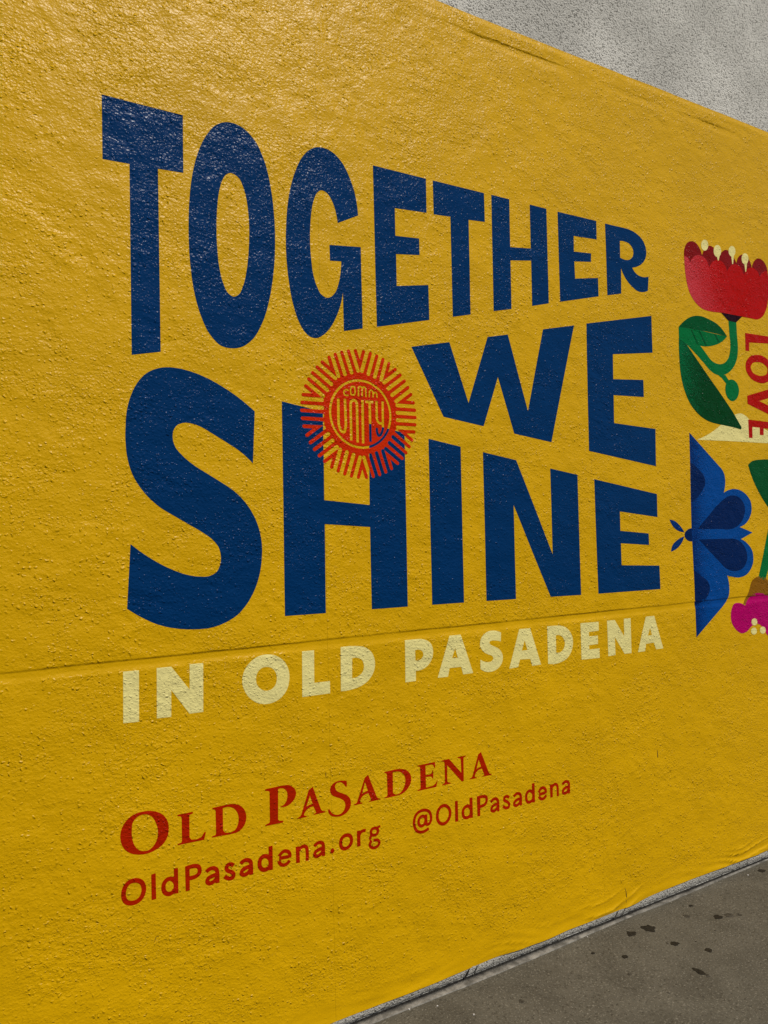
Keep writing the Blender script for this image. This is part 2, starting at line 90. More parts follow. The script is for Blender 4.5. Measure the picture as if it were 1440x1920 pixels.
    ('letter', 'rust', 'small red sans letter o of the web address', ['12186,5890 12126,5902 12078,5926 12035,5963 12000,6011 11980,6059 11969,6119 11969,6191 11976,6251 11994,6309 12018,6350 12054,6390 12102,6426 12150,6447 12198,6458 12258,6461 12318,6452 12378,6432 12426,6404 12460,6371 12484,6335 12507,6275 12518,6215 12518,6155 12510,6107 12492,6059 12464,6011 12426,5967 12390,5938 12342,5914 12282,5896', '12159,6023 12210,6014 12282,6024 12330,6048 12366,6088 12390,6143 12394,6203 12375,6275 12342,6310 12306,6327 12270,6335 12210,6334 12174,6323 12154,6311 12114,6270 12101,6239 12094,6203 12096,6107 12103,6083 12117,6059']),
    ('letter', 'rust', 'small red sans letter r of the web address', ['12683,5901 12671,5912 12673,6440 12683,6449 12791,6447 12803,6444 12815,6433 12875,6457 12923,6464 13033,6452 13019,6356 13007,6346 12923,6354 12875,6340 12847,6320 12807,6248 12809,5912 12803,5904 12791,5903']),
    ('letter', 'rust', 'small red sans letter g of the web address', ['13345,5664 13273,5681 13213,5714 13153,5773 13130,5821 13126,5857 13133,5905 13152,5953 13179,5989 13182,6001 13160,6049 13152,6097 13163,6145 13197,6193 13179,6265 13182,6325 13203,6373 13231,6409 13262,6433 13297,6447 13381,6456 13429,6448 13477,6431 13609,6463 13627,6397 13621,6387 13561,6370 13549,6361 13567,6301 13567,6241 13549,6193 13514,6145 13465,6111 13417,6100 13345,6102 13273,6124 13254,6097 13260,6073 13237,6067 13225,6051 13214,6049 13290,5941 13273,5935 13242,5905 13229,5869 13229,5845 13261,5806 13309,5777 13369,5764 13441,5775 13465,5786 13489,5806 13507,5833 13515,5857 13494,5893 13465,5914 13321,5934 13317,5941 13328,5953 13327,5965 13339,5977 13341,6001 13329,6013 13333,6035 13477,6017 13513,6005 13541,5989 13573,5957 13611,5893 13617,5857 13608,5809 13582,5761 13549,5722 13513,5696 13465,5675 13405,5663', '13374,6205 13417,6207 13441,6220 13455,6241 13464,6265 13459,6301 13441,6328 13405,6345 13357,6351 13321,6344 13298,6325 13285,6301 13283,6277 13290,6253 13297,6240 13321,6220']),
    ('letter', 'rust', 'small red sans letter at sign of the at-sign handle', ['15335,5778 15251,5798 15162,5839 15103,5887 15067,5935 15024,6019 14991,6127 14981,6235 14992,6331 15017,6415 15059,6497 15095,6541 15155,6588 15239,6629 15347,6657 15431,6662 15527,6650 15623,6620 15695,6584 15743,6546 15779,6502 15812,6439 15837,6355 15847,6259 15840,6175 15816,6115 15785,6067 15743,6026 15707,6006 15647,5994 15599,5998 15563,6016 15527,6054 15479,6017 15431,5999 15359,5992 15300,6007 15263,6031 15215,6083 15187,6139 15177,6199 15184,6271 15201,6319 15238,6379 15275,6415 15323,6443 15395,6454 15455,6445 15515,6414 15527,6431 15623,6420 15629,6415 15620,6235 15635,6103 15659,6105 15683,6117 15711,6151 15729,6187 15739,6247 15728,6343 15704,6415 15671,6464 15611,6510 15527,6538 15431,6553 15347,6547 15268,6523 15191,6480 15152,6439 15120,6379 15098,6307 15090,6235 15094,6175 15113,6091 15137,6031 15174,5971 15214,5935 15263,5910 15335,5889 15395,5881 15455,5883 15515,5894 15647,5948 15659,5935 15695,5863 15695,5850 15611,5812 15539,5787 15431,5773', '15353,6103 15395,6102 15431,6115 15466,6151 15489,6199 15495,6247 15489,6283 15461,6319 15419,6342 15371,6343 15347,6333 15311,6295 15290,6247 15286,6199 15294,6163 15323,6122']),
    ('letter', 'rust', 'small red sans letter capital O of the at-sign handle', ['16332,5857 16248,5875 16188,5902 16132,5942 16088,5990 16043,6062 16021,6122 16008,6194 16008,6266 16018,6350 16043,6434 16074,6494 16116,6548 16164,6592 16223,6626 16284,6645 16368,6651 16440,6640 16500,6616 16560,6577 16611,6530 16656,6470 16692,6398 16714,6314 16716,6254 16708,6182 16682,6098 16643,6026 16595,5966 16536,5918 16464,5881 16392,5861', '16292,5990 16332,5981 16368,5981 16416,5994 16477,6026 16512,6057 16543,6098 16569,6146 16587,6206 16594,6254 16591,6302 16579,6350 16549,6410 16522,6446 16482,6482 16428,6514 16392,6525 16308,6524 16272,6513 16236,6492 16200,6458 16167,6410 16148,6362 16137,6314 16131,6206 16138,6158 16152,6120 16179,6074 16212,6036 16248,6009']),
    ('letter', 'rust', 'small red sans letter l of the at-sign handle', ['16889,5877 16877,5881 16889,6649 17009,6640 17017,6625 17018,5881 17009,5870']),
    ('letter', 'rust', 'small red sans letter first d of the at-sign handle', ['17385,5864 17325,5880 17277,5904 17241,5936 17210,5985 17188,6057 17181,6117 17184,6189 17199,6249 17225,6297 17265,6341 17313,6376 17373,6403 17421,6415 17469,6416 17513,6405 17565,6376 17570,6633 17577,6641 17697,6630 17709,6621 17709,5866 17577,5875 17565,5877 17553,5886 17493,5867 17457,5861', '17397,5985 17457,5983 17517,6004 17547,6033 17566,6081 17567,6165 17551,6213 17505,6268 17481,6286 17457,6295 17409,6288 17358,6261 17322,6225 17305,6177 17303,6105 17322,6033 17349,6002']),
    ('letter', 'rust', 'small red sans letter capital P of the at-sign handle', ['17958,5863 17934,5866 17924,5877 17922,6621 17934,6625 18078,6632 18210,6628 18330,6600 18389,6573 18416,6549 18431,6525 18451,6453 18452,6393 18446,6357 18414,6279 18366,6219 18306,6184 18234,6165 18150,6152 18078,6148 18069,6141 18059,5865 18054,5854', '18073,6273 18078,6266 18090,6266 18174,6273 18246,6288 18290,6309 18317,6345 18334,6393 18335,6441 18321,6477 18282,6492 18198,6511 18084,6513']),
    ('letter', 'rust', 'small red sans letter first a of the at-sign handle', ['18694,5848 18658,5858 18610,5883 18586,5904 18567,5933 18559,5957 18558,6005 18578,6077 18616,6125 18670,6161 18718,6182 18766,6194 18838,6203 18886,6200 18895,6209 18891,6233 18869,6269 18844,6293 18814,6306 18778,6309 18742,6306 18718,6297 18622,6231 18551,6317 18634,6379 18706,6413 18778,6422 18862,6410 18910,6385 18946,6353 18982,6305 19002,6257 19008,6197 19010,6077 19003,5861 18994,5846 18898,5852 18890,5861 18892,5897 18886,5910 18838,5879 18778,5853 18742,5845', '18688,5969 18730,5959 18790,5982 18852,6029 18867,6053 18870,6077 18862,6087 18814,6087 18754,6074 18709,6053 18682,6029 18673,6005 18671,5981']),
    ('letter', 'rust', 'small red sans letter s of the at-sign handle', ['19318,5845 19282,5858 19234,5888 19154,5953 19151,5965 19222,6040 19234,6036 19306,5977 19342,5958 19402,5951 19426,5958 19431,5965 19438,6001 19436,6013 19420,6037 19354,6095 19270,6131 19234,6157 19211,6193 19200,6241 19207,6313 19222,6344 19246,6369 19282,6388 19313,6397 19366,6404 19402,6402 19438,6390 19498,6350 19540,6313 19535,6301 19462,6229 19414,6270 19378,6289 19354,6289 19318,6278 19316,6241 19330,6230 19414,6193 19499,6121 19541,6061 19551,6025 19551,5977 19540,5929 19523,5893 19502,5869 19474,5851 19414,5837 19354,5838']),
    ('letter', 'rust', 'small red sans letter second a of the at-sign handle', ['19824,5837 19776,5853 19740,5873 19716,5895 19699,5922 19693,5946 19692,5982 19699,6018 19716,6061 19752,6104 19812,6141 19872,6163 19932,6176 19980,6181 20028,6179 20038,6186 20034,6210 20018,6246 19992,6277 19968,6290 19932,6296 19896,6295 19872,6288 19764,6224 19697,6318 19788,6376 19848,6402 19884,6411 19920,6412 20004,6399 20052,6376 20090,6342 20123,6294 20147,6234 20154,6162 20146,5862 20136,5848 20040,5852 20031,5862 20028,5891 19968,5857 19920,5839 19884,5832', '19826,5958 19872,5948 19934,5970 19995,6018 20004,6042 20004,6061 19980,6065 19932,6059 19848,6030 19824,6013 19813,5994 19808,5970']),
    ('letter', 'rust', 'small red sans letter second d of the at-sign handle', ['20483,5838 20435,5851 20382,5887 20354,5923 20327,5983 20309,6055 20304,6115 20313,6187 20332,6247 20363,6303 20396,6343 20428,6367 20471,6385 20531,6396 20579,6394 20627,6379 20675,6352 20680,6607 20807,6604 20817,6595 20818,5851 20807,5839 20687,5846 20680,5851 20675,5868 20579,5836 20531,5833', '20481,5959 20543,5950 20603,5965 20651,5996 20668,6019 20677,6043 20677,6163 20668,6187 20651,6215 20627,6241 20603,6259 20567,6276 20519,6277 20483,6263 20458,6235 20430,6175 20421,6115 20428,6055 20455,5983']),
    ('letter', 'rust', 'small red sans letter e of the at-sign handle', ['21229,5825 21169,5831 21121,5846 21062,5885 21019,5933 20995,5969 20972,6029 20989,6019 21001,6021 21013,6011 21042,6017 21039,6185 21013,6191 21001,6180 20989,6183 20972,6173 20983,6209 21013,6268 21062,6329 21097,6355 21145,6378 21205,6392 21241,6394 21301,6383 21337,6366 21387,6329 21420,6293 21442,6257 21458,6209 21463,6149 21456,6089 21385,6082 21368,6065 21368,6053 21361,6047 21109,6040 21100,6029 21125,5993 21157,5964 21181,5952 21229,5945 21253,5947 21281,5957 21385,6037 21465,5957 21409,5900 21337,5849 21289,5831', '21099,6173 21109,6161 21325,6166 21337,6167 21342,6173 21331,6209 21301,6244 21265,6267 21229,6273 21181,6262 21149,6245 21121,6213']),
    ('letter', 'rust', 'small red sans letter n of the at-sign handle', ['22058,5833 21998,5836 21991,5845 21994,6025 21988,6229 21965,6265 21926,6289 21890,6286 21842,6266 21803,6229 21778,6193 21770,5857 21758,5851 21650,5852 21644,5857 21626,6373 21638,6377 21794,6375 21854,6399 21926,6409 21962,6403 22001,6385 22036,6361 22071,6325 22093,6289 22107,6241 22112,6073 22111,5881 22108,5833']),
    ('letter', 'rust', 'small red sans letter third a of the at-sign handle', ['22395,5824 22335,5845 22309,5863 22287,5890 22276,5923 22273,5959 22279,6007 22292,6043 22307,6067 22335,6095 22419,6142 22515,6168 22563,6173 22611,6170 22618,6175 22620,6187 22617,6211 22599,6245 22575,6271 22551,6282 22515,6287 22455,6279 22347,6216 22281,6307 22285,6319 22341,6355 22407,6389 22443,6400 22515,6407 22599,6393 22635,6376 22683,6333 22717,6283 22735,6235 22740,6187 22733,6079 22727,5839 22723,5827 22611,5830 22606,5851 22599,5857 22551,5834 22503,5821 22443,5817', '22403,5947 22467,5938 22527,5955 22551,5972 22569,5995 22585,6043 22575,6052 22527,6048 22479,6036 22439,6019 22407,5997 22398,5983 22394,5959']),
    ('sun_emblem', 'orange', 'round orange sun emblem with cut-out lettering and short rays', ['13038,18781 13020,18793 13008,18810 13002,18828 13004,18855 13227,19530 13236,19521 13456,18855 13456,18819 13438,18792 13407,18776 13371,18779 13343,18801 13236,19114 13227,19124 13122,18810 13109,18792 13083,18777 13056,18776', '12759,18819 12730,18846 12723,18864 12724,18891 12962,19611 12962,19647 12948,19674 12921,19695 12885,19701 12849,19690 12825,19665 12579,18927 12561,18899 12525,18882 12498,18885 12471,18902 12456,18927 12454,18954 12697,19692 12696,19737 12687,19755 12668,19773 12642,19784 12606,19783 12579,19769 12560,19746 12320,19026 12303,18999 12273,18983 12246,18982 12214,18999 12198,19026 12196,19053 12433,19773 12437,19800 12425,19836 12390,19864 12345,19868 12309,19848 12305,19854 12312,19881 12309,19908 12300,19926 12282,19944 12246,19958 12201,19949 11575,19503 11535,19493 11499,19509 11483,19530 11477,19557 11484,19584 11497,19602 12120,20047 12145,20079 12150,20106 12147,20124 12129,20156 12102,20173 12066,20178 12039,20169 11400,19714 11382,19706 11355,19705 11319,19723 11304,19746 11301,19764 11306,19791 11319,19811 11958,20268 11983,20304 11983,20349 11966,20376 11940,20393 11904,20398 11877,20390 11250,19944 11211,19934 11180,19944 11162,19962 11151,19989 11154,20016 11172,20043 11796,20489 11819,20520 11821,20565 11807,20592 11787,20609 11760,20618 11730,20619 11742,20623 11762,20646 11772,20664 11776,20691 11770,20718 11760,20735 11724,20759 10932,20763 10905,20773 10883,20799 10877,20826 10883,20853 10905,20877 10941,20888 11715,20889 11742,20899 11766,20925 11776,20952 11774,20979 11751,21016 11733,21028 11706,21034 10914,21035 10887,21046 10869,21066 10861,21087 10863,21114 10871,21132 10887,21148 10923,21160 11715,21161 11742,21172 11765,21195 11775,21222 11775,21249 11768,21267 11751,21288 11733,21300 11706,21306 10932,21307 10905,21317 10887,21336 10878,21357 10879,21384 10887,21403 10903,21420 10941,21432 11706,21432 11746,21447 11773,21483 11776,21510 11769,21537 11757,21555 11732,21573 11778,21581 11812,21609 11820,21627 11824,21654 11811,21690 11793,21708 11175,22149 11155,22176 11153,22212 11166,22239 11193,22257 11229,22259 11254,22248 11877,21804 11904,21796 11940,21801 11967,21819 11982,21843 11984,21888 11976,21907 11958,21927 11319,22384 11303,22410 11302,22437 11313,22464 11337,22484 11373,22490 11400,22480 12039,22025 12066,22016 12102,22021 12129,22039 12143,22059 12149,22077 12148,22104 12138,22128 12120,22148 11499,22591 11481,22617 11477,22644 11486,22671 11508,22692 11544,22701 11579,22689 12210,22241 12255,22238 12291,22258 12311,22293 12309,22346 12336,22329 12372,22325 12399,22334 12423,22356 12435,22383 12434,22419 12196,23139 12200,23175 12222,23202 12246,23212 12273,23212 12300,23199 12318,23175 12557,22455 12570,22434 12588,22419 12633,22409 12660,22417 12684,22437 12698,22464 12700,22491 12457,23229 12455,23265 12471,23293 12498,23310 12525,23312 12552,23303 12572,23283 12822,22536 12849,22505 12867,22496 12894,22493 12921,22500 12948,22521 12961,22545 12963,22581 12725,23301 12725,23337 12741,23363 12768,23379 12795,23381 12822,23371 12844,23346 13092,22608 13128,22581 13173,22580 13209,22602 13227,22641 13246,22608 13263,22591 13281,22582 13308,22577 13349,22590 13367,22608 13377,22626 13616,23346 13641,23373 13659,23380 13686,23380 13706,23373 13726,23355 13735,23337 13737,23310 13500,22590 13497,22554 13507,22527 13539,22500 13578,22493 13614,22507 13638,22536 13883,23274 13905,23301 13938,23312 13965,23309 13990,23292 14004,23265 14005,23238 13762,22500 13760,22473 13765,22455 13776,22436 13794,22420 13821,22410 13857,22412 13884,22428 13902,22452 14142,23175 14163,23201 14190,23212 14218,23211 14248,23193 14263,23166 14264,23139 14023,22401 14027,22374 14037,22356 14073,22329 14118,22327 14154,22350 14157,22347 14148,22320 14149,22293 14162,22266 14181,22248 14217,22236 14244,22239 14262,22248 14883,22690 14919,22701 14957,22689 14974,22671 14983,22644 14979,22617 14964,22594 14334,22143 14312,22104 14316,22061 14334,22036 14361,22020 14388,22016 14416,22023 15063,22482 15099,22490 15135,22477 15153,22455 15159,22428 15153,22401 15140,22383 14498,21924 14476,21888 14478,21843 14496,21816 14523,21800 14559,21797 14586,21806 15207,22249 15234,22260 15270,22256 15293,22239 15307,22212 15305,22176 15288,22152 14667,21708 14649,21690 14636,21654 14639,21627 14648,21609 14681,21582 14728,21573 14703,21555 14691,21537 14684,21510 14687,21483 14713,21447 14757,21432 15531,21431 15557,21420 15574,21402 15583,21375 15579,21348 15558,21320 15522,21307 14748,21306 14721,21297 14697,21276 14685,21249 14686,21213 14712,21176 14730,21165 14757,21160 15540,21160 15567,21152 15585,21137 15597,21114 15598,21087 15578,21051 15540,21035 14748,21034 14720,21024 14694,20998 14684,20970 14686,20943 14694,20924 14712,20904 14730,20893 14757,20888 15531,20887 15550,20880 15571,20862 15580,20844 15582,20817 15564,20781 15531,20763 14757,20762 14730,20757 14712,20746 14694,20727 14686,20709 14688,20664 14698,20646 14724,20619 14676,20610 14646,20583 14639,20565 14636,20538 14651,20502 15288,20043 15306,20016 15308,19989 15297,19960 15270,19939 15234,19934 15207,19946 14586,20388 14559,20398 14523,20394 14496,20378 14478,20351 14473,20331 14476,20304 14502,20268 15142,19809 15157,19782 15158,19755 15145,19728 15126,19712 15090,19704 15063,19712 14422,20169 14388,20178 14361,20175 14334,20159 14316,20133 14311,20115 14312,20088 14334,20052 14964,19600 14980,19575 14982,19548 14973,19523 14955,19504 14919,19493 14883,19504 14266,19944 14244,19955 14199,19955 14163,19930 14147,19890 14154,19844 14127,19864 14091,19869 14064,19862 14037,19839 14024,19809 14027,19773 14262,19062 14262,19025 14253,19007 14235,18991 14208,18981 14181,18984 14156,18999 14143,19017 13904,19737 13893,19757 13875,19773 13848,19784 13821,19784 13794,19774 13773,19755 13761,19728 13760,19701 14003,18963 14004,18927 13987,18900 13956,18883 13929,18883 13902,18896 13884,18918 13639,19656 13614,19688 13596,19697 13569,19701 13542,19696 13515,19677 13498,19647 13496,19620 13736,18891 13736,18864 13722,18835 13695,18816 13668,18813 13641,18822 13617,18846 13369,19584 13335,19612 13290,19615 13254,19596 13227,19556 13216,19584 13200,19601 13182,19612 13155,19617 13128,19613 13110,19604 13085,19575 12842,18846 12828,18828 12804,18815 12777,18813', '11994,19114 11976,19121 11958,19139 11948,19161 11947,19179 12049,19503 11782,19314 11760,19304 11724,19305 11696,19323 11682,19350 11684,19386 11706,19415 12291,19831 12294,19827 12070,19152 12057,19131 12039,19118 12021,19112', '14433,19113 14406,19128 14389,19152 14169,19818 14172,19830 14757,19413 14776,19386 14778,19350 14764,19323 14730,19303 14694,19305 14415,19501 14411,19494 14513,19179 14509,19152 14489,19125 14460,19112', '13120,19854 13245,19849 13371,19857 13497,19877 13614,19907 13731,19950 13839,20002 13947,20067 14046,20140 14137,20223 14219,20313 14292,20412 14357,20520 14408,20628 14449,20745 14478,20862 14495,20979 14501,21105 14495,21222 14475,21348 14445,21465 14401,21582 14349,21690 14288,21789 14213,21888 14131,21978 14037,22061 13938,22134 13830,22197 13713,22252 13596,22292 13479,22321 13353,22339 13227,22345 13101,22339 12975,22320 12858,22291 12741,22249 12624,22194 12518,22131 12420,22059 12329,21978 12246,21887 12172,21789 12106,21681 12055,21573 12012,21456 11983,21339 11964,21213 11959,21087 11965,20970 11985,20844 12016,20727 12060,20610 12113,20502 12180,20394 12255,20296 12341,20205 12434,20124 12534,20053 12642,19991 12759,19938 12876,19898 12993,19871', '13110,19944 12993,19961 12885,19988 12777,20026 12669,20077 12570,20135 12476,20205 12390,20282 12312,20367 12245,20457 12185,20556 12134,20664 12096,20772 12070,20880 12053,20997 12049,21114 12056,21222 12075,21339 12104,21447 12145,21555 12194,21654 12256,21753 12325,21843 12402,21924 12489,22000 12584,22068 12687,22127 12795,22175 12903,22212 13011,22237 13128,22252 13245,22257 13362,22250 13479,22231 13587,22203 13695,22163 13803,22111 13902,22051 13992,21983 14076,21906 14154,21819 14222,21726 14280,21628 14327,21528 14364,21420 14391,21312 14407,21195 14411,21078 14404,20970 14385,20853 14355,20745 14314,20637 14265,20538 14202,20439 14136,20353 14055,20268 13973,20196 13884,20132 13785,20074 13677,20024 13569,19986 13461,19960 13344,19943 13227,19938', '13236,20052 13245,20046 13335,20045 13342,20052 13361,21600 13361,21609 13353,21614 13263,21615 13256,21609', '13015,20079 13020,20071 13110,20070 13119,20071 13121,20079 13131,21438 13126,21483 13116,21519 13083,21570 13048,21600 13020,21615 12975,21630 12939,21633 12885,21617 12822,21570 12787,21519 12768,21447 12758,20142 12768,20135 12849,20134 12858,20135 12864,20142 12874,21438 12879,21465 12894,21492 12930,21520 12957,21525 12991,21510 13010,21492 13022,21465 13025,21438', '13539,20115 13643,20115 13656,21501 13668,21506 13761,21510 13758,21613 13434,21607 13422,21600 13425,21503 13542,21504 13549,21492', '11076,20184 11049,20199 11032,20223 11030,20259 11044,20286 11318,20484 11301,20490 10995,20490 10968,20494 10941,20513 10927,20547 10930,20574 10950,20602 10968,20612 10995,20616 11697,20616 11712,20610 11130,20195 11103,20183', '15351,20184 15328,20196 14748,20611 14766,20616 15468,20616 15504,20606 15526,20583 15533,20547 15517,20511 15488,20493 15153,20490 15142,20484 15405,20296 15423,20277 15431,20241 15417,20205 15387,20185', '13932,20304 13965,20305 14012,20322 14054,20349 14078,20376 14135,20484 14170,20592 14179,20655 14191,21609 14181,21612 14100,21613 14093,21609 14083,20862 14078,20853 14055,20849 14010,20857 13977,20880 13949,20916 13932,20970 13934,21609 13929,21617 13848,21618 13839,21617 13836,21609 13831,21006 13840,20925 13853,20889 13875,20848 13931,20790 13959,20772 14001,20756 14073,20752 14081,20745 14080,20655 14061,20565 14010,20451 13992,20427 13965,20409 13956,20405 13949,20412 13919,20502 13915,20556 13923,20619 13830,20638 13825,20628 13817,20529 13830,20448 13857,20377 13877,20340 13902,20316', '12487,20367 12543,20370 12579,20392 12600,20421 12624,20484 12662,20637 12669,20736 12663,20835 12652,21609 12552,21610 12546,21600 12562,20700 12550,20619 12524,20520 12509,20475 12498,20473 12462,20487 12439,20520 12396,20637 12377,20736 12388,21600 12381,21604 12291,21606 12283,21600 12282,21591 12269,20817 12277,20682 12308,20565 12343,20475 12363,20440 12386,20412 12417,20389', '10977,21580 10942,21600 10927,21636 10934,21672 10949,21690 10968,21700 11322,21708 11040,21913 11029,21942 11035,21978 11058,22002 11094,22012 11130,22000 11716,21582', '14748,21579 14744,21582 15324,21996 15360,22012 15396,22006 15423,21981 15432,21951 15421,21915 15405,21898 15138,21708 15477,21704 15513,21688 15525,21672 15533,21645 15529,21618 15517,21600 15495,21584 15477,21579', '12623,21699 12696,21699 12759,21712 12762,21717 12746,21771 12669,21762 12633,21764 12605,21789 12592,21825 12606,21869 12633,21893 12660,21905 12678,21905 12741,21880 12774,21933 12768,21939 12714,21963 12660,21971 12597,21948 12552,21906 12528,21843 12532,21789 12551,21753 12574,21726 12597,21708', '13425,21726 13434,21718 13479,21719 13490,21726 13484,22014 13480,22041 13468,22068 13434,22100 13389,22116 13353,22112 13317,22092 13281,22111 13236,22120 13200,22118 13164,22103 13135,22068 13122,22023 13114,21735 13119,21729 13173,21727 13179,21735 13188,22023 13200,22048 13227,22056 13263,22047 13272,22023 13272,21729 13335,21729 13338,21996 13353,22036 13380,22052 13407,22039 13419,22014', '13719,21726 13781,21726 13782,21834 13803,21872 13839,21889 13861,21879 13875,21861 13876,21726 13884,21719 13938,21721 13942,21843 13937,21879 13918,21915 13875,21946 13830,21954 13785,21939 13776,21946 13758,21980 13722,22010 13686,22022 13641,22018 13602,21996 13576,21951 13562,21735 13569,21729 13623,21727 13639,21933 13650,21951 13677,21958 13704,21943 13715,21924', '12856,21735 12903,21727 12966,21735 13002,21753 13026,21789 13049,21879 13049,21951 13034,22050 13020,22076 13002,22090 12957,22099 12885,22092 12849,22074 12826,22041 12805,21960 12801,21870 12822,21771 12832,21753', '12885,21794 12869,21852 12865,21906 12871,21960 12885,22014 12903,22029 12966,22033 12973,22023 12986,21915 12980,21861 12969,21825 12962,21807 12948,21797', '12291,22362 11706,22779 11690,22797 11680,22824 11684,22851 11694,22869 11715,22886 11733,22892 11771,22887 12048,22693 11947,23022 11958,23056 11985,23078 12021,23082 12053,23067 12071,23040 12292,22374', '14172,22364 14168,22374 14388,23038 14407,23067 14442,23083 14478,23076 14505,23051 14513,23022 14413,22707 14410,22698 14415,22693 14685,22885 14703,22891 14730,22891 14748,22884 14766,22869 14776,22851 14780,22824 14770,22797 14757,22782', '13227,22664 13004,23337 13003,23373 13020,23401 13056,23419 13092,23414 13119,23391 13227,23071 13236,23080 13336,23382 13362,23411 13380,23418 13407,23418 13430,23409 13448,23391 13456,23373 13458,23346 13236,22674']),
    ('cream_shape', 'cream', 'cream pointed shape behind the long leaf tip', ['31512,20899 31830,20992 32142,21100 32447,21222 32595,21288 32885,21433 33170,21589 33415,21733 33824,22001 33931,22058 34105,22137 34283,22207 34465,22264 34709,22329 34874,22353 34955,22353 35029,22344 35104,22329 35252,22282 35446,22192 35698,22028 35797,21982 35900,21944 38080,21292 38057,20914 37109,20936 33869,20926']),
    ('back_petals', 'darkred', 'dark red rear petals of the flower', ['31063,29576 31049,29751 31065,29914 31112,30067 31167,30179 31201,30233 31282,30331 31328,30372 31428,30434 31542,30480 31600,30495 31718,30507 31845,30496 31967,30461 32021,30436 32110,30373 32188,30292 32283,30161 32350,30024 32382,29924 32427,30032 32482,30132 32547,30224 32648,30335 32725,30399 32806,30447 32891,30484 32979,30508 33065,30512 33154,30500 33237,30474 33273,30455 33319,30404 33347,30329 33385,30160 33414,30089 33464,30044 33514,30027 33601,30016 33633,30016 33672,30078 33758,30193 33855,30294 33956,30376 34057,30447 34166,30499 34221,30513 34322,30516 34426,30499 34524,30468 34579,30441 34681,30368 34775,30280 34898,30149 34969,30057 35035,29959 35067,30072 35114,30174 35143,30221 35214,30306 35303,30382 35404,30442 35506,30475 35613,30488 35721,30483 35828,30457 35884,30434 35990,30371 36080,30294 36127,30241 36167,30183 36201,30119 36229,30049 36268,29894 36292,29976 36356,30124 36442,30249 36547,30348 36672,30428 36808,30483 36876,30496 36945,30500 37017,30494 37091,30481 37230,30433 37292,30400 37346,30362 37447,30266 37528,30152 37557,30092 37587,30003 37607,29859 37607,29807 37417,29313 31269,28429']),
    ('front_petals', 'red', 'bright red scalloped cup of the flower', ['31069,29695 31116,29696 31203,29687 31243,29677 31315,29644 31350,29619 31411,29557 31437,29518 31481,29428 31526,29512 31576,29588 31631,29655 31691,29714 31756,29765 31825,29807 31942,29855 32071,29884 32199,29894 32357,29884 32514,29846 32586,29815 32648,29776 32700,29731 32747,29679 32788,29620 32854,29481 32880,29401 32958,29523 33047,29629 33149,29718 33283,29803 33432,29867 33509,29887 33584,29897 33731,29892 33879,29859 33948,29832 34009,29798 34065,29754 34116,29702 34161,29643 34202,29576 34236,29501 34266,29419 34339,29545 34427,29652 34528,29739 34588,29777 34652,29811 34792,29862 34933,29886 35008,29888 35165,29870 35241,29850 35312,29822 35373,29785 35423,29742 35468,29692 35507,29635 35542,29571 35595,29421 35670,29562 35761,29680 35813,29730 35930,29815 36068,29880 36142,29903 36216,29919 36288,29925 36358,29924 36502,29901 36573,29879 36638,29851 36697,29815 36782,29740 36854,29645 36913,29530 36970,29633 37037,29720 37115,29792 37181,29835 37252,29870 37329,29896 37411,29914 37500,29922 37595,29922 37641,29693 37668,29464 37677,29234 37660,28937 37614,28642 37543,28332 37477,28132 37436,28036 37337,27851 37219,27676 37151,27597 37076,27528 37012,27480 36871,27395 36796,27359 36644,27303 36541,27281 36435,27272 35999,27283 33961,27278 33614,27273 32977,27242 32654,27249 32459,27261 32270,27296 32171,27327 31976,27409 31794,27515 31710,27576 31582,27690 31465,27819 31366,27960 31293,28105 31236,28260 31166,28502 31131,28676 31095,28939 31072,29189 31063,29442']),
    ('stamen', 'cream', '', ['32880,30516 32863,30431 32836,30371 32812,30333 32782,30298 32733,30254 32656,30211 32597,30194 32556,30190 32518,30193 32464,30209 32404,30250 32370,30294 32355,30328 32343,30386 32344,30446 32358,30509 32385,30569 32409,30607 32454,30657 32506,30699 32564,30729 32623,30746 32684,30750 32739,30739 32789,30715 32830,30678 32859,30631 32876,30575']),
    ('stamen', 'cream', '', ['33859,30386 33841,30292 33812,30225 33785,30183 33753,30144 33698,30096 33614,30048 33550,30031 33505,30026 33464,30030 33405,30048 33370,30068 33340,30094 33304,30144 33287,30181 33274,30246 33275,30313 33291,30383 33320,30449 33347,30491 33395,30548 33452,30593 33516,30627 33580,30645 33646,30649 33707,30636 33761,30609 33805,30567 33837,30515 33856,30452']),
    ('stamen', 'cream', '', ['33508,30068 33715,30101 33634,29878 33565,29867']),
    ('stamen', 'cream', '', ['34988,30561 34971,30477 34944,30418 34918,30380 34888,30346 34837,30302 34758,30260 34698,30243 34656,30239 34617,30242 34561,30257 34501,30298 34466,30341 34450,30374 34438,30432 34439,30491 34454,30554 34481,30612 34521,30668 34569,30715 34625,30753 34665,30771 34726,30788 34788,30792 34844,30781 34896,30758 34937,30721 34967,30675 34984,30620']),
    ('stamen', 'cream', '', ['34637,30278 34850,30313 34755,29875 34684,29864']),
    ('stamen', 'cream', '', ['36019,30342 36001,30254 35973,30192 35947,30152 35916,30116 35863,30070 35782,30026 35720,30009 35677,30005 35637,30009 35580,30026 35546,30044 35518,30069 35483,30115 35466,30150 35454,30211 35455,30273 35471,30339 35499,30401 35525,30440 35572,30493 35626,30535 35688,30567 35750,30584 35814,30587 35872,30576 35925,30550 35967,30511 35998,30463 36016,30404']),
    ('stamen', 'cream', '', ['35667,30046 35886,30081 35788,29638 35715,29627']),
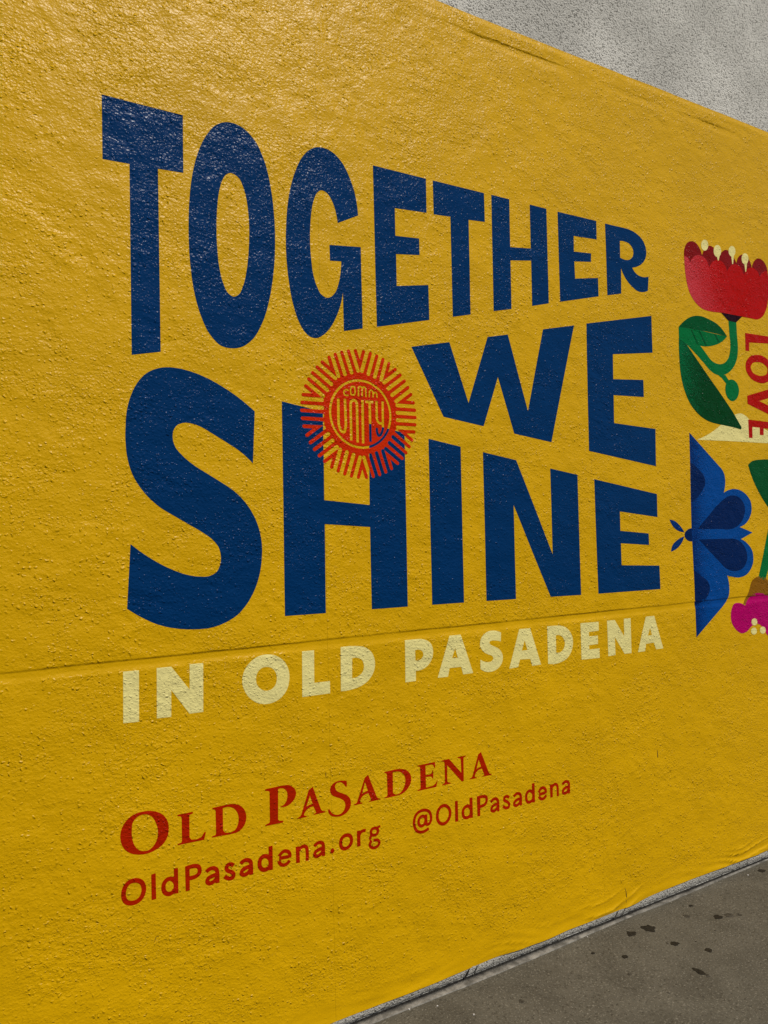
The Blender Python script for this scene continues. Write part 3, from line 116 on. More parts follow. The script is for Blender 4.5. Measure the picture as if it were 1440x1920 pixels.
    ('stem', 'green', 'bright green curling stem with the pale half of a leaf', ['34228,26987 34849,26948 34866,26305 34905,25793 34903,25692 34886,25498 34855,25305 34800,25121 34769,25048 34695,24905 34606,24770 34557,24708 34434,24579 34366,24520 34221,24413 34076,24329 33856,24235 33704,24192 33606,24172 33405,24150 33304,24149 33204,24155 33106,24170 33036,24186 32896,24234 32760,24294 32610,24374 32529,24428 32214,24663 31795,24949 31389,25211 30998,25447 30476,25615 30482,26208 31885,26222 34068,26135 33852,25958 33699,25856 33524,25762 33425,25718 33221,25645 32916,25557 32621,25494 32354,25464 32148,25459 32010,25464 32405,25141 32664,24917 32733,24868 32805,24826 32883,24790 33048,24734 33134,24715 33304,24696 33482,24705 33573,24720 33661,24742 33745,24771 33823,24809 33944,24893 34053,24998 34101,25055 34143,25115 34204,25241 34264,25448 34295,25625 34305,25845 34298,25957 34262,26183']),
    ('leaf', 'darkgreen', 'dark upper half of the small leaf', ['30482,26208 30625,26340 30855,26516 31119,26676 31311,26769 31511,26840 31699,26884 31795,26900 31989,26918 32195,26919 32416,26897 32744,26837 33084,26759 33304,26687 33409,26641 33529,26577 33645,26505 33757,26425 33865,26336 33969,26240 34068,26135 33287,26190 32508,26217 31417,26223']),
    ('leaf_vein', 'darkgreen', '', ['31355,26163 31436,26172 31867,25547 31768,25526']),
    ('leaf_vein', 'darkgreen', '', ['31925,26200 32015,26199 32483,25529 32374,25507']),
    ('leaf_vein', 'darkgreen', '', ['33070,26164 33162,26163 33466,25811 33362,25767']),
    ('leaf', 'deepgreen', 'long dark green leaf hanging down to a point', ['30471,25678 30452,25374 30445,25070 30461,24487 30483,24206 30501,24067 30525,23930 30578,23702 30645,23477 30728,23259 30842,23026 30906,22912 31052,22697 31133,22598 31223,22502 31320,22411 31529,22245 31640,22170 31855,22047 31959,21997 32176,21911 32397,21841 32532,21808 32809,21764 33399,21702 34255,21632 34909,21541 34977,21639 34298,22410 33316,23338 32355,24189 30998,25441']),
    ('bud', 'green', 'small green bud under the stem', ['33291,24147 33833,24202 34079,23957 34132,23977 34235,24003 34337,24012 34448,24000 34510,23983 34630,23931 34684,23897 34729,23857 34764,23817 34824,23720 34862,23613 34872,23561 34873,23504 34867,23445 34834,23326 34782,23219 34718,23134 34639,23057 34549,22997 34428,22947 34342,22928 34254,22929 34158,22950 34112,22968 34027,23013 33945,23082 33875,23169 33825,23264 33802,23352 33793,23445 33803,23578 33822,23657 33870,23775 33566,24015']),
    ('calyx', 'maroon', 'dark maroon base of the red flower', ['33674,27286 35349,27290 34830,26929 34217,26946']),
    ('letter', 'vermilion', 'red letter L of LOVE turned on its side', ['35528,26479 37820,26510 37799,26158 35836,26024 35811,25585 35512,25572']),
    ('letter', 'vermilion', 'red letter O of LOVE turned on its side', ['36351,25438 36599,25458 36726,25457 36852,25447 36974,25426 37091,25393 37276,25321 37367,25275 37453,25222 37529,25162 37592,25092 37664,24980 37719,24854 37735,24790 37742,24728 37735,24655 37713,24579 37681,24504 37640,24432 37545,24306 37475,24241 37393,24186 37302,24140 37205,24102 37011,24044 36907,24024 36799,24013 36688,24009 36578,24013 36362,24040 36157,24083 36056,24113 35957,24150 35865,24195 35780,24250 35660,24347 35553,24463 35512,24526 35483,24592 35470,24646 35463,24703 35463,24821 35485,24931 35514,24998 35557,25061 35669,25176 35793,25271 35875,25318 35964,25355 36059,25384 36156,25406', '36422,25073 36609,25085 36799,25073 36890,25054 36976,25025 37168,24936 37225,24898 37268,24854 37291,24805 37294,24769 37281,24685 37250,24603 37230,24569 37191,24527 37141,24493 37082,24465 36893,24409 36726,24381 36552,24380 36383,24401 36161,24447 36091,24472 36029,24505 35979,24550 35955,24581 35911,24655 35894,24694 35882,24768 35892,24808 35913,24847 35942,24885 36014,24954 36102,25013 36225,25049']),
    ('letter', 'vermilion', 'red letter V of LOVE turned on its side', ['35517,23286 37659,23822 37632,23368 36490,23079 37598,22804 37571,22357 35521,22875']),
    ('letter', 'vermilion', 'red letter E of LOVE turned on its side', ['35520,22076 37552,22032 37497,21124 37140,21138 37172,21686 36780,21696 36759,21335 36435,21338 36456,21709 35843,21720 35829,21154 35531,21153']),
    ('butterfly_wings', 'blue', 'bright blue spread wings of the sideways butterfly', ['30988,21220 33271,19552 33363,19461 33436,19363 33489,19256 33521,19141 33534,19019 33535,18897 33516,18719 33469,18542 33394,18368 33551,18436 33711,18489 33874,18527 34064,18552 34258,18558 34448,18543 34681,18495 34796,18459 34908,18415 35015,18362 35115,18302 35259,18197 35392,18075 35446,18007 35488,17934 35513,17868 35532,17797 35551,17647 35543,17503 35522,17420 35490,17339 35448,17259 35345,17110 35289,17045 35193,16951 35085,16871 34966,16802 34835,16747 34691,16703 34536,16672 35547,16377 34599,16064 34686,16040 34850,15979 35002,15901 35074,15856 35239,15731 35318,15660 35388,15583 35447,15501 35492,15414 35517,15338 35536,15256 35550,15084 35546,15001 35533,14922 35499,14821 35447,14721 35381,14626 35304,14537 35222,14458 35137,14389 35019,14317 34886,14262 34743,14222 34594,14195 34445,14180 34300,14176 34143,14187 33764,14254 33454,14321 33528,14126 33562,13994 33587,13807 33589,13626 33563,13477 33536,13387 33499,13299 33454,13214 33400,13130 33337,13048 31018,11524 31000,13896 30935,16061 30866,16056 30737,16065 30624,16101 30573,16129 30505,16177 30444,16237 30422,16271 30409,16305 30405,16362 30414,16423 30435,16477 30457,16508 30523,16559 30641,16616 30730,16649 30824,16670 30923,16680 30956,18519']),
    ('wing_patch', 'navy2', '', ['31004,19796 31190,19712 31368,19615 31708,19392 31794,19332 31872,19267 31937,19195 31982,19114 32015,19001 32029,18878 32018,18762 31994,18696 31956,18634 31856,18516 31638,18303 31521,18206 31395,18119 31261,18041 31119,17972 30969,17911']),
    ('wing_patch', 'navy2', '', ['31005,14691 31274,14544 31623,14340 31801,14249 31884,14199 31957,14141 32014,14071 32064,13978 32102,13874 32116,13773 32105,13703 32079,13632 32040,13562 31992,13496 31888,13378 31829,13327 31765,13282 31622,13205 31396,13117 31318,13095 31158,13061 30991,13044']),
    ('wing_patch', 'navy2', '', ['31343,16631 32324,17349 32628,17590 32785,17702 33111,17905 33280,17997 33534,18127 33665,18177 33822,18215 33903,18229 34064,18240 34242,18228 34344,18211 34444,18186 34541,18152 34631,18109 34711,18057 34777,18001 34841,17936 34900,17864 34950,17787 34987,17708 35008,17629 35012,17560 35005,17488 34988,17413 34965,17340 34906,17202 34862,17127 34809,17054 34684,16922 34544,16811 34457,16758 34363,16714 34162,16645 33957,16598 33835,16578 33587,16562 33461,16565 33204,16595']),
    ('wing_patch', 'navy2', '', ['31406,16136 33930,16111 34033,16103 34229,16067 34411,16004 34586,15913 34675,15855 34760,15789 34837,15717 34905,15639 34959,15554 34991,15489 35042,15343 35058,15268 35065,15194 35062,15124 35044,15049 35013,14973 34972,14898 34924,14828 34813,14708 34733,14649 34640,14602 34539,14566 34326,14518 34129,14500 33937,14510 33842,14524 33656,14568 33466,14635 33374,14678 33196,14782']),
    ('butterfly_head', 'navy2', '', ['30905,16669 30812,16657 30682,16622 30521,16548 30455,16497 30434,16465 30418,16415 30413,16330 30431,16272 30479,16212 30573,16140 30675,16093 30790,16070 30919,16073']),
    ('antenna', 'blue', '', ['29402,17105 29527,17093 29704,17052 29820,17006 29933,16942 30091,16827 30201,16730 30301,16624 30393,16506 30232,16513 30077,16542 29930,16591 29788,16660 29663,16749 29561,16850 29474,16969']),
    ('antenna', 'blue', '', ['29422,15623 29465,15773 29510,15861 29581,15954 29635,16001 29695,16042 29823,16114 30044,16217 30209,16270 30383,16306 30292,16140 30219,16042 30122,15941 29994,15841 29853,15759 29724,15701 29547,15646']),
    ('leaf', 'darkgreen', 'broad green leaf at the right edge', ['35376,19780 35536,19890 35704,19973 35800,20004 36002,20039 36584,20087 36858,20099 36995,20098 37379,20073 37504,20059 37626,20039 37743,20008 37853,19963 37950,19911 38047,19849 38140,19778 38225,19701 38299,19617 38356,19528 38399,19424 38428,19307 38444,19184 38447,19060 38438,18938 38419,18825 38371,18680 38294,18540 38197,18405 38084,18279 37964,18162 37843,18057 37710,17958 37569,17870 37418,17794 37259,17728 37090,17674 36913,17631 36666,17865 36432,18111 36213,18368 35918,18756 35739,19028 35605,19267 35507,19468']),
    ('stem', 'green', 'straight green stem above the brown pot', ['37521,17931 37167,17219 36845,16492 36708,16145 36359,15220 35914,14105 36458,13922 36697,14359 36847,14654 37031,15046 37137,15292 37336,15789 37628,16561 37918,17380 38099,17930']),
    ('brown_shape', 'brown', 'brown patch above the magenta bloom', ['35614,14090 35780,14141 35951,14159 36128,14145 36311,14099 36499,14021 36692,13910 37583,13768 37611,12509 34611,12841 34859,13120 35082,13417 35137,13512 35276,13816 35335,13905 35409,13978 35441,14000 35508,14040']),
    ('magenta_bloom', 'magenta', 'magenta lobed bloom low on the right', ['33845,12864 33910,12900 33987,12922 34071,12933 34158,12935 34326,12921 34471,12890 34542,12866 34682,12800 34751,12759 34861,12893 34981,13010 35046,13062 35113,13111 35241,13188 35378,13253 35448,13278 35518,13299 35615,13317 35714,13325 35816,13325 35917,13318 36118,13292 36297,13254 36560,13168 36952,13018 37049,12970 37138,12915 37215,12849 37284,12770 37345,12679 37399,12579 37442,12475 37474,12370 37492,12266 37495,12165 37485,12059 37464,11953 37433,11847 37350,11651 37235,11455 37164,11360 37086,11276 37000,11207 36907,11159 36772,11122 36626,11109 36557,11116 36496,11133 36440,11171 36392,11228 36265,11438 36214,11497 36143,11560 35986,11676 35902,11724 35816,11761 35729,11783 35648,11790 35564,11787 35479,11774 35393,11755 35229,11702 35159,11669 34895,11494 34824,11464 34761,11446 34630,11421 34563,11415 34434,11419 34351,11437 34268,11467 34110,11552 34036,11604 33904,11715 33785,11847 33733,11919 33691,11994 33660,12071 33640,12147 33628,12227 33628,12392 33639,12473 33678,12607 33732,12724 33803,12825']),
    ('cream_dot', 'cream', '', ['35695,11878 35674,11814 35657,11792 35623,11762 35550,11729 35500,11721 35447,11721 35395,11730 35346,11746 35279,11791 35248,11825 35235,11850 35222,11916 35242,11979 35258,12002 35292,12031 35365,12064 35415,12073 35468,12073 35520,12065 35569,12048 35637,12004 35668,11969 35681,11944']),
    ('cream_dot', 'cream', '', ['35628,11425 35608,11361 35591,11339 35557,11310 35484,11277 35434,11269 35381,11269 35329,11278 35281,11295 35213,11340 35183,11374 35170,11399 35156,11465 35177,11528 35193,11551 35227,11580 35299,11612 35349,11621 35402,11621 35454,11612 35503,11595 35571,11551 35602,11516 35615,11491']),
    ('cream_dot', 'cream', '', ['36351,11411 36329,11347 36313,11325 36278,11295 36203,11263 36153,11254 36099,11255 36046,11264 35996,11281 35927,11326 35896,11361 35883,11386 35869,11453 35891,11516 35907,11539 35942,11568 36015,11601 36066,11610 36120,11610 36173,11601 36222,11584 36292,11539 36323,11504 36337,11479']),
]
SPECK = {'red': ((3.136, 2.804), (3.516, 2.925)), 'deepgreen': ((3.045, 2.404), (3.271, 2.404)), 'blue': ((3.111, 1.152), (3.261, 1.152))}
SPOTS = [(2.479, -0.117, 0.021, 0.018), (2.571, -0.129, 0.025, 0.028), (2.562, -0.265, 0.018, 0.018), (2.541, -0.247, 0.004, 0.006), (2.783, -0.151, 0.013, 0.015), (2.887, -0.228, 0.019, 0.019), (2.938, -0.241, 0.018, 0.016), (3.435, -0.066, 0.017, 0.019), (2.634, -0.369, 0.015, 0.017), (2.48, -0.444, 0.014, 0.026), (2.485, -0.475, 0.007, 0.008), (2.241, -0.135, 0.009, 0.007), (2.326, -0.222, 0.012, 0.013), (2.874, -0.1, 0.01, 0.009), (2.646, -0.301, 0.003, 0.005), (2.783, -0.29, 0.004, 0.004), (1.654, -0.02, 0.02, 0.01)]

# ------------------------------------------------------------------ materials
def lin(r, g, b):
    f = lambda c: c/12.92 if c <= 0.04045 else ((c+0.055)/1.055)**2.4
    return (f(r/255), f(g/255), f(b/255), 1.0)

class NT:
    """tiny helper round a node tree"""
    def __init__(s, tree): s.t = tree
    def n(s, kind, **kw):
        o = s.t.nodes.new(kind)
        for k, v in kw.items(): setattr(o, k, v)
        return o
    def link(s, a, b): s.t.links.new(a, b)
    def val(s, node, name, v):
        i = node.inputs[name]
        if hasattr(v, 'is_linked') or isinstance(v, bpy.types.NodeSocket): s.link(v, i)
        else: i.default_value = v
    def math(s, op, a, b=0.0, clamp=False):
        m = s.n('ShaderNodeMath', operation=op, use_clamp=clamp)
        for k, v in ((0, a), (1, b)):
            if isinstance(v, bpy.types.NodeSocket): s.link(v, m.inputs[k])
            else: m.inputs[k].default_value = v
        return m.outputs[0]
    def mapr(s, v, a, b, c, d, smooth=True):
        m = s.n('ShaderNodeMapRange', interpolation_type='SMOOTHSTEP' if smooth else 'LINEAR')
        s.link(v, m.inputs['Value'])
        for k, x in (('From Min', a), ('From Max', b), ('To Min', c), ('To Max', d)): m.inputs[k].default_value = x
        return m.outputs['Result']
    def noise(s, vec, scale, detail=2.0, rough=0.5, dist=0.0, dim='3D'):
        m = s.n('ShaderNodeTexNoise', noise_dimensions=dim)
        s.link(vec, m.inputs['Vector']); m.inputs['Scale'].default_value = scale
        m.inputs['Detail'].default_value = detail; m.inputs['Roughness'].default_value = rough
        m.inputs['Distortion'].default_value = dist
        return m.outputs['Fac']
    def mix(s, fac, a, b):
        m = s.n('ShaderNodeMix', data_type='RGBA')
        if isinstance(fac, bpy.types.NodeSocket): s.link(fac, m.inputs[0])
        else: m.inputs[0].default_value = fac
        for k, v in ((6, a), (7, b)):
            if isinstance(v, bpy.types.NodeSocket): s.link(v, m.inputs[k])
            else: m.inputs[k].default_value = v
        return m.outputs[2]

GROOVE_Z, TOP_Z, TOPGROOVE_Z = 1.3065, 3.7435, 3.660

def relief_group():
    """height (metres) of the sprayed stucco telegraphing through the vinyl, a function of world position"""
    g = bpy.data.node_groups.new('stucco_relief', 'ShaderNodeTree')
    g.interface.new_socket('Height', in_out='OUTPUT', socket_type='NodeSocketFloat')
    g.interface.new_socket('Mottle', in_out='OUTPUT', socket_type='NodeSocketFloat')
    t = NT(g); out = t.n('NodeGroupOutput')
    geo = t.n('ShaderNodeNewGeometry')
    sep = t.n('ShaderNodeSeparateXYZ'); t.link(geo.outputs['Position'], sep.inputs[0])
    comb = t.n('ShaderNodeCombineXYZ'); t.link(sep.outputs[0], comb.inputs[0]); t.link(sep.outputs[2], comb.inputs[1])
    p = comb.outputs[0]
    # patches: where the spray is rough and where it was trowelled flatter
    N2 = lambda v, *k: t.noise(v, *k, dim='2D')
    st = t.n('ShaderNodeMapping'); t.link(p, st.inputs[0]); st.inputs['Rotation'].default_value = (0, 0, math.radians(-12)); st.inputs['Scale'].default_value = (0.7, 1.0, 1.0)
    patch = t.mapr(N2(st.outputs[0], 4.2, 3.0, 0.62, 0.0), 0.42, 0.60, 0.0, 1.0)
    patch2 = t.mapr(N2(st.outputs[0], 8.5, 1.0, 0.5, 0.0), 0.40, 0.62, 0.0, 1.0)
    rot = t.n('ShaderNodeMapping'); t.link(p, rot.inputs[0]); rot.inputs['Rotation'].default_value = (0, 0, math.radians(14)); rot.inputs['Scale'].default_value = (0.8, 1.0, 1.0)
    q = rot.outputs[0]
    grain = N2(q, 125.0, 1.0, 0.5)
    grain = t.math('MULTIPLY', t.math('SUBTRACT', grain, 0.5), t.mapr(patch, 0.0, 1.0, RL['g0'], RL['g1'], False))
    lumps = t.math('MULTIPLY', t.math('SUBTRACT', N2(q, 33.0, 1.0, 0.5), 0.5), t.mapr(patch2, 0.0, 1.0, RL['lump0'], RL['lump1'], False))
    # separate round blisters
    wob = t.n('ShaderNodeTexNoise', noise_dimensions='2D'); t.link(p, wob.inputs['Vector']); wob.inputs['Scale'].default_value = 85.0; wob.inputs['Detail'].default_value = 0.0
    wv = t.n('ShaderNodeVectorMath', operation='SCALE'); t.link(wob.outputs['Color'], wv.inputs[0]); wv.inputs['Scale'].default_value = 0.008
    pw_ = t.n('ShaderNodeVectorMath', operation='ADD'); t.link(p, pw_.inputs[0]); t.link(wv.outputs[0], pw_.inputs[1]); pw = pw_.outputs[0]
    def blisters(scale, radius, share):
        v = t.n('ShaderNodeTexVoronoi', feature='F1', voronoi_dimensions='2D'); t.link(pw, v.inputs['Vector']); v.inputs['Scale'].default_value = scale
        sc = t.n('ShaderNodeSeparateColor'); t.link(v.outputs['Color'], sc.inputs[0])
        size = t.mapr(sc.outputs[0], 1.0-share, 1.0, 0.0, 1.0, False)
        return t.math('MULTIPLY', t.mapr(v.outputs['Distance'], 0.0, radius, 1.0, 0.0), size)
    blis = t.math('MULTIPLY', blisters(66.0, 0.38, 0.45), t.mapr(patch2, 0.0, 1.0, RL['blis0'], RL['blis1'], False))
    blis2 = t.math('MULTIPLY', blisters(135.0, 0.46, 0.7), t.mapr(patch, 0.0, 1.0, RL['b20'], RL['b21'], False))
    h = t.math('ADD', t.math('ADD', grain, lumps), t.math('ADD', blis, blis2))
    # the plaster channels are smooth
    d1 = t.math('ABSOLUTE', t.math('SUBTRACT', sep.outputs[2], GROOVE_Z))
    h = t.math('MULTIPLY', h, t.mapr(d1, 0.010, 0.020, 0.35, 1.0))
    d3 = t.mapr(sep.outputs[2], 0.05, 0.16, 0.25, 1.0)
    h = t.math('MULTIPLY', h, d3)
    broad = t.math('MULTIPLY', t.math('SUBTRACT', t.noise(p, 9.0, 1.0, 0.5, dim='2D'), 0.5), RL['broad'])
    h = t.math('ADD', h, broad)
    t.link(h, out.inputs[0])
    t.link(t.noise(p, 2.2, 2.0, 0.6, dim='2D'), out.inputs[1])
    return g
RL = dict(g0=0.0012, g1=0.0021, lump0=0.0016, lump1=0.0036, blis0=0.0018, blis1=0.0030, b20=0.0006, b21=0.0014, broad=0.006)
RELIEF = relief_group()

def vinyl(name, rgb, rough=0.25, speck=None, var=0.05, spec=0.085):
    m = bpy.data.materials.new(name); m.use_nodes = True
    t = NT(m.node_tree); b = m.node_tree.nodes['Principled BSDF']
    r = t.n('ShaderNodeGroup', node_tree=RELIEF)
    c = lin(*rgb)
    dark = tuple(x*(1-var) for x in c[:3]) + (1,)
    light = tuple(min(1, x*(1+var)) for x in c[:3]) + (1,)
    col = t.mix(r.outputs['Mottle'], dark, light)
    if speck:                                             # printed stipple shading: second ink, axis start and end in wall metres
        rgb2, (x0, z0), (x1, z1) = speck
        geo = t.n('ShaderNodeNewGeometry'); sep = t.n('ShaderNodeSeparateXYZ'); t.link(geo.outputs['Position'], sep.inputs[0])
        dx, dz = x1-x0, z1-z0; L2 = dx*dx+dz*dz
        u = t.math('ADD', t.math('MULTIPLY', t.math('SUBTRACT', sep.outputs[0], x0), dx/L2), t.math('MULTIPLY', t.math('SUBTRACT', sep.outputs[2], z0), dz/L2))
        u = t.math('SUBTRACT', 1.0, u, True)
        w = t.n('ShaderNodeTexNoise'); t.link(geo.outputs['Position'], w.inputs['Vector']); w.inputs['Scale'].default_value = 240; w.inputs['Detail'].default_value = 1
        f = t.math('GREATER_THAN', t.math('ADD', t.math('MULTIPLY', u, 0.34), w.outputs['Fac']), 0.76)
        col = t.mix(f, col, lin(*rgb2))
    t.link(col, b.inputs['Base Color'])
    b.inputs['Roughness'].default_value = rough; b.inputs['IOR'].default_value = 1.45; b.inputs['Specular IOR Level'].default_value = spec
    bump = t.n('ShaderNodeBump'); bump.inputs['Strength'].default_value = 1.0; bump.inputs['Distance'].default_value = 1.0
    t.link(r.outputs['Height'], bump.inputs['Height']); t.link(bump.outputs[0], b.inputs['Normal'])
    return m

MAT = {
    'yellow': vinyl('yellow_vinyl', (202, 156, 0), rough=0.34, var=0.08, spec=0.20),
    'navy': vinyl('navy_print', (0, 46, 92)),
    'navy2': vinyl('navy_patch_print', (0, 30, 78)),
    'cream': vinyl('cream_print', (220, 208, 136)),
    'rust': vinyl('rust_print', (160, 28, 0)),
    'orange': vinyl('orange_print', (190, 40, 0)),
    'vermilion': vinyl('vermilion_print', (168, 12, 0)),
    'darkred': vinyl('dark_red_print', (122, 14, 12)),
    'red': vinyl('red_print', (170, 8, 0), speck=((190, 62, 70), SPECK['red'][0], SPECK['red'][1])),
    'green': vinyl('green_print', (0, 102, 50)),
    'darkgreen': vinyl('dark_green_print', (0, 74, 34)),
    'deepgreen': vinyl('deep_green_print', (0, 58, 22), speck=((0, 96, 54), SPECK['deepgreen'][0], SPECK['deepgreen'][1])),
    'maroon': vinyl('maroon_print', (34, 2, 12)),
    'blue': vinyl('blue_print', (0, 64, 134), speck=((0, 36, 92), SPECK['blue'][0], SPECK['blue'][1])),
    'brown': vinyl('brown_print', (128, 84, 14)),
    'magenta': vinyl('magenta_print', (168, 0, 92)),
}

def stucco_mat(name='grey_stucco', k=1.0, pits=0.74):
    m = bpy.data.materials.new(name); m.use_nodes = True
    t = NT(m.node_tree); b = m.node_tree.nodes['Principled BSDF']
    geo = t.n('ShaderNodeNewGeometry'); p = geo.outputs['Position']
    fine = t.noise(p, 138.0, 2.0, 0.62, 0.0)
    med = t.noise(p, 60.0, 2.0, 0.5)
    big = t.noise(p, 1.6, 3.0, 0.6)
    pit = t.mapr(fine, 0.37, 0.45, 1.0, 0.0)
    base = t.mix(t.mapr(big, 0.3, 0.7, 0.0, 1.0), (0.47*k, 0.455*k, 0.41*k, 1), (0.66*k, 0.64*k, 0.58*k, 1))
    col = t.mix(t.math('MULTIPLY', pit, pits), base, (0.06, 0.055, 0.042, 1))
    t.link(col, b.inputs['Base Color']); b.inputs['Roughness'].default_value = 0.95
    b.inputs['Specular IOR Level'].default_value = 0.2
    h = t.math('ADD', t.math('MULTIPLY', fine, 0.009), t.math('MULTIPLY', med, 0.004))
    bump = t.n('ShaderNodeBump'); bump.inputs['Distance'].default_value = 1.0; bump.inputs['Strength'].default_value = 1.0
    t.link(h, bump.inputs['Height']); t.link(bump.outputs[0], b.inputs['Normal'])
    return m
MAT['stucco'] = stucco_mat()
MAT['plinth'] = stucco_mat('dirty_plinth_render', 0.72, 0.88)

def asphalt_mat():
    m = bpy.data.materials.new('worn_asphalt'); m.use_nodes = True
    t = NT(m.node_tree); b = m.node_tree.nodes['Principled BSDF']
    geo = t.n('ShaderNodeNewGeometry'); p = geo.outputs['Position']
    big = t.mapr(t.noise(p, 5.0, 5.0, 0.65, 0.3), 0.3, 0.68, 0.0, 1.0)
    fine = t.noise(p, 135.0, 3.0, 0.75)
    grit = t.noise(p, 90.0, 3.0, 0.7)
    col = t.mix(big, (0.076, 0.069, 0.051, 1), (0.108, 0.099, 0.075, 1))
    col = t.mix(t.mapr(fine, 0.55, 0.68, 0.0, 0.7), col, (0.27, 0.25, 0.20, 1))
    col = t.mix(t.mapr(grit, 0.32, 0.46, 0.75, 0.0), col, (0.035, 0.030, 0.020, 1))
    t.link(col, b.inputs['Base Color']); b.inputs['Roughness'].default_value = 0.9
    b.inputs['Specular IOR Level'].default_value = 0.25
    bump = t.n('ShaderNodeBump'); bump.inputs['Distance'].default_value = 1.0
    t.link(t.math('ADD', t.math('MULTIPLY', fine, 0.0012), t.math('MULTIPLY', grit, 0.0016)), bump.inputs['Height'])
    t.link(bump.outputs[0], b.inputs['Normal'])
    return m
MAT['asphalt'] = asphalt_mat()

def plain(name, a, c, scale, rough=0.9, bump=0.001, p0=0.35, p1=0.65):
    m = bpy.data.materials.new(name); m.use_nodes = True
    t = NT(m.node_tree); b = m.node_tree.nodes['Principled BSDF']
    geo = t.n('ShaderNodeNewGeometry'); p = geo.outputs['Position']
    f = t.noise(p, scale, 4.0, 0.62, 0.3)
    t.link(t.mix(t.mapr(f, p0, p1, 0.0, 1.0), a + (1,), c + (1,)), b.inputs['Base Color'])
    b.inputs['Roughness'].default_value = rough; b.inputs['Specular IOR Level'].default_value = 0.25
    bm_ = t.n('ShaderNodeBump'); bm_.inputs['Distance'].default_value = 1.0
    t.link(t.math('MULTIPLY', t.noise(p, 240.0, 3.0, 0.6), bump), bm_.inputs['Height']); t.link(bm_.outputs[0], b.inputs['Normal'])
    return m
MAT['mortar'] = plain('stained_mortar', (0.10, 0.093, 0.078), (0.29, 0.272, 0.235), 26.0, bump=0.0018, p0=0.3, p1=0.72)
MAT['faint'] = plain('faint_stain', (0.030, 0.026, 0.019), (0.075, 0.067, 0.050), 170.0, rough=0.85, bump=0.002)
MAT['gum'] = plain('old_gum', (0.007, 0.006, 0.004), (0.022, 0.018, 0.011), 140.0, rough=0.8, bump=0.002)
MAT['stone'] = plain('pale_stone', (0.35, 0.33, 0.30), (0.55, 0.53, 0.5), 200.0)
MAT['crack'] = plain('dirty_crack', (0.008, 0.007, 0.006), (0.03, 0.027, 0.022), 90.0)
MAT['scuff'] = plain('brown_scuff', (0.05, 0.02, 0.004), (0.12, 0.06, 0.01), 90.0)

# ------------------------------------------------------------------ object helpers
def put(name, me, parent=None, mat=None):
    if mat: me.materials.append(mat)
    o = bpy.data.objects.new(name, me); COL.objects.link(o)
    if parent is not None:
        o.parent = parent; o.matrix_parent_inverse = BASE[parent.name]
        BASE[o.name] = Matrix.Identity(4)
    else:
        BASE[o.name] = Matrix.Identity(4)
    return o
BASE = {}
def thing(name, loc, label, cat):
    o = bpy.data.objects.new(name, None); COL.objects.link(o); o.location = loc
    o.empty_display_size = 0.2; o['label'] = label; o['category'] = cat
    BASE[o.name] = Matrix.Translation(Vector(loc)).inverted()
    return o
def mesh(name, vs, fs, smooth=True):
    me = bpy.data.meshes.new(name); me.from_pydata(vs, [], fs); me.update()
    if smooth: me.polygons.foreach_set('use_smooth', [True]*len(me.polygons))
    return me

GROUND_SLOPE = 0.0075
def gz(x): return GROUND_SLOPE*(max(-20.0, min(30.0, x))-2.2)-0.003

# ------------------------------------------------------------------ relief of the wall face (real geometry)
def sstep(a, b, x):
    t = max(0.0, min(1.0, (x-a)/(b-a))); return t*t*(3-2*t)
def lerp_table(tab, x):
    if x <= tab[0][0]: return tab[0][1]
    for (x0, y0), (x1, y1) in zip(tab, tab[1:]):
        if x <= x1: return y0+(y1-y0)*(x-x0)/(x1-x0)
    return tab[-1][1]
BOTTOM = [(-2.0, 0.010), (0.0, 0.018), (1.157, 0.0236), (1.54, 0.0236), (1.72, 0.0278), (1.87, 0.0335), (1.99, 0.0294), (2.11, 0.0272), (2.24, 0.0333),
          (2.38, 0.0312), (2.53, 0.0320), (2.62, 0.0346), (2.72, 0.0410), (2.82, 0.0457), (2.98, 0.0479), (3.33, 0.0466), (3.59, 0.0474), (4.2, 0.055), (5.2, 0.060)]
STRIP_W = [(-3.0, 0.030), (1.0, 0.034), (1.40, 0.035), (1.75, 0.039), (2.04, 0.037), (2.24, 0.031), (2.38, 0.026), (2.59, 0.022), (2.82, 0.027), (3.15, 0.019), (3.57, 0.012), (5.0, 0.010)]
def zbot(x): return lerp_table(BOTTOM, x) + 0.0012*noise.noise((x*9.0, 3.1, 0.0))
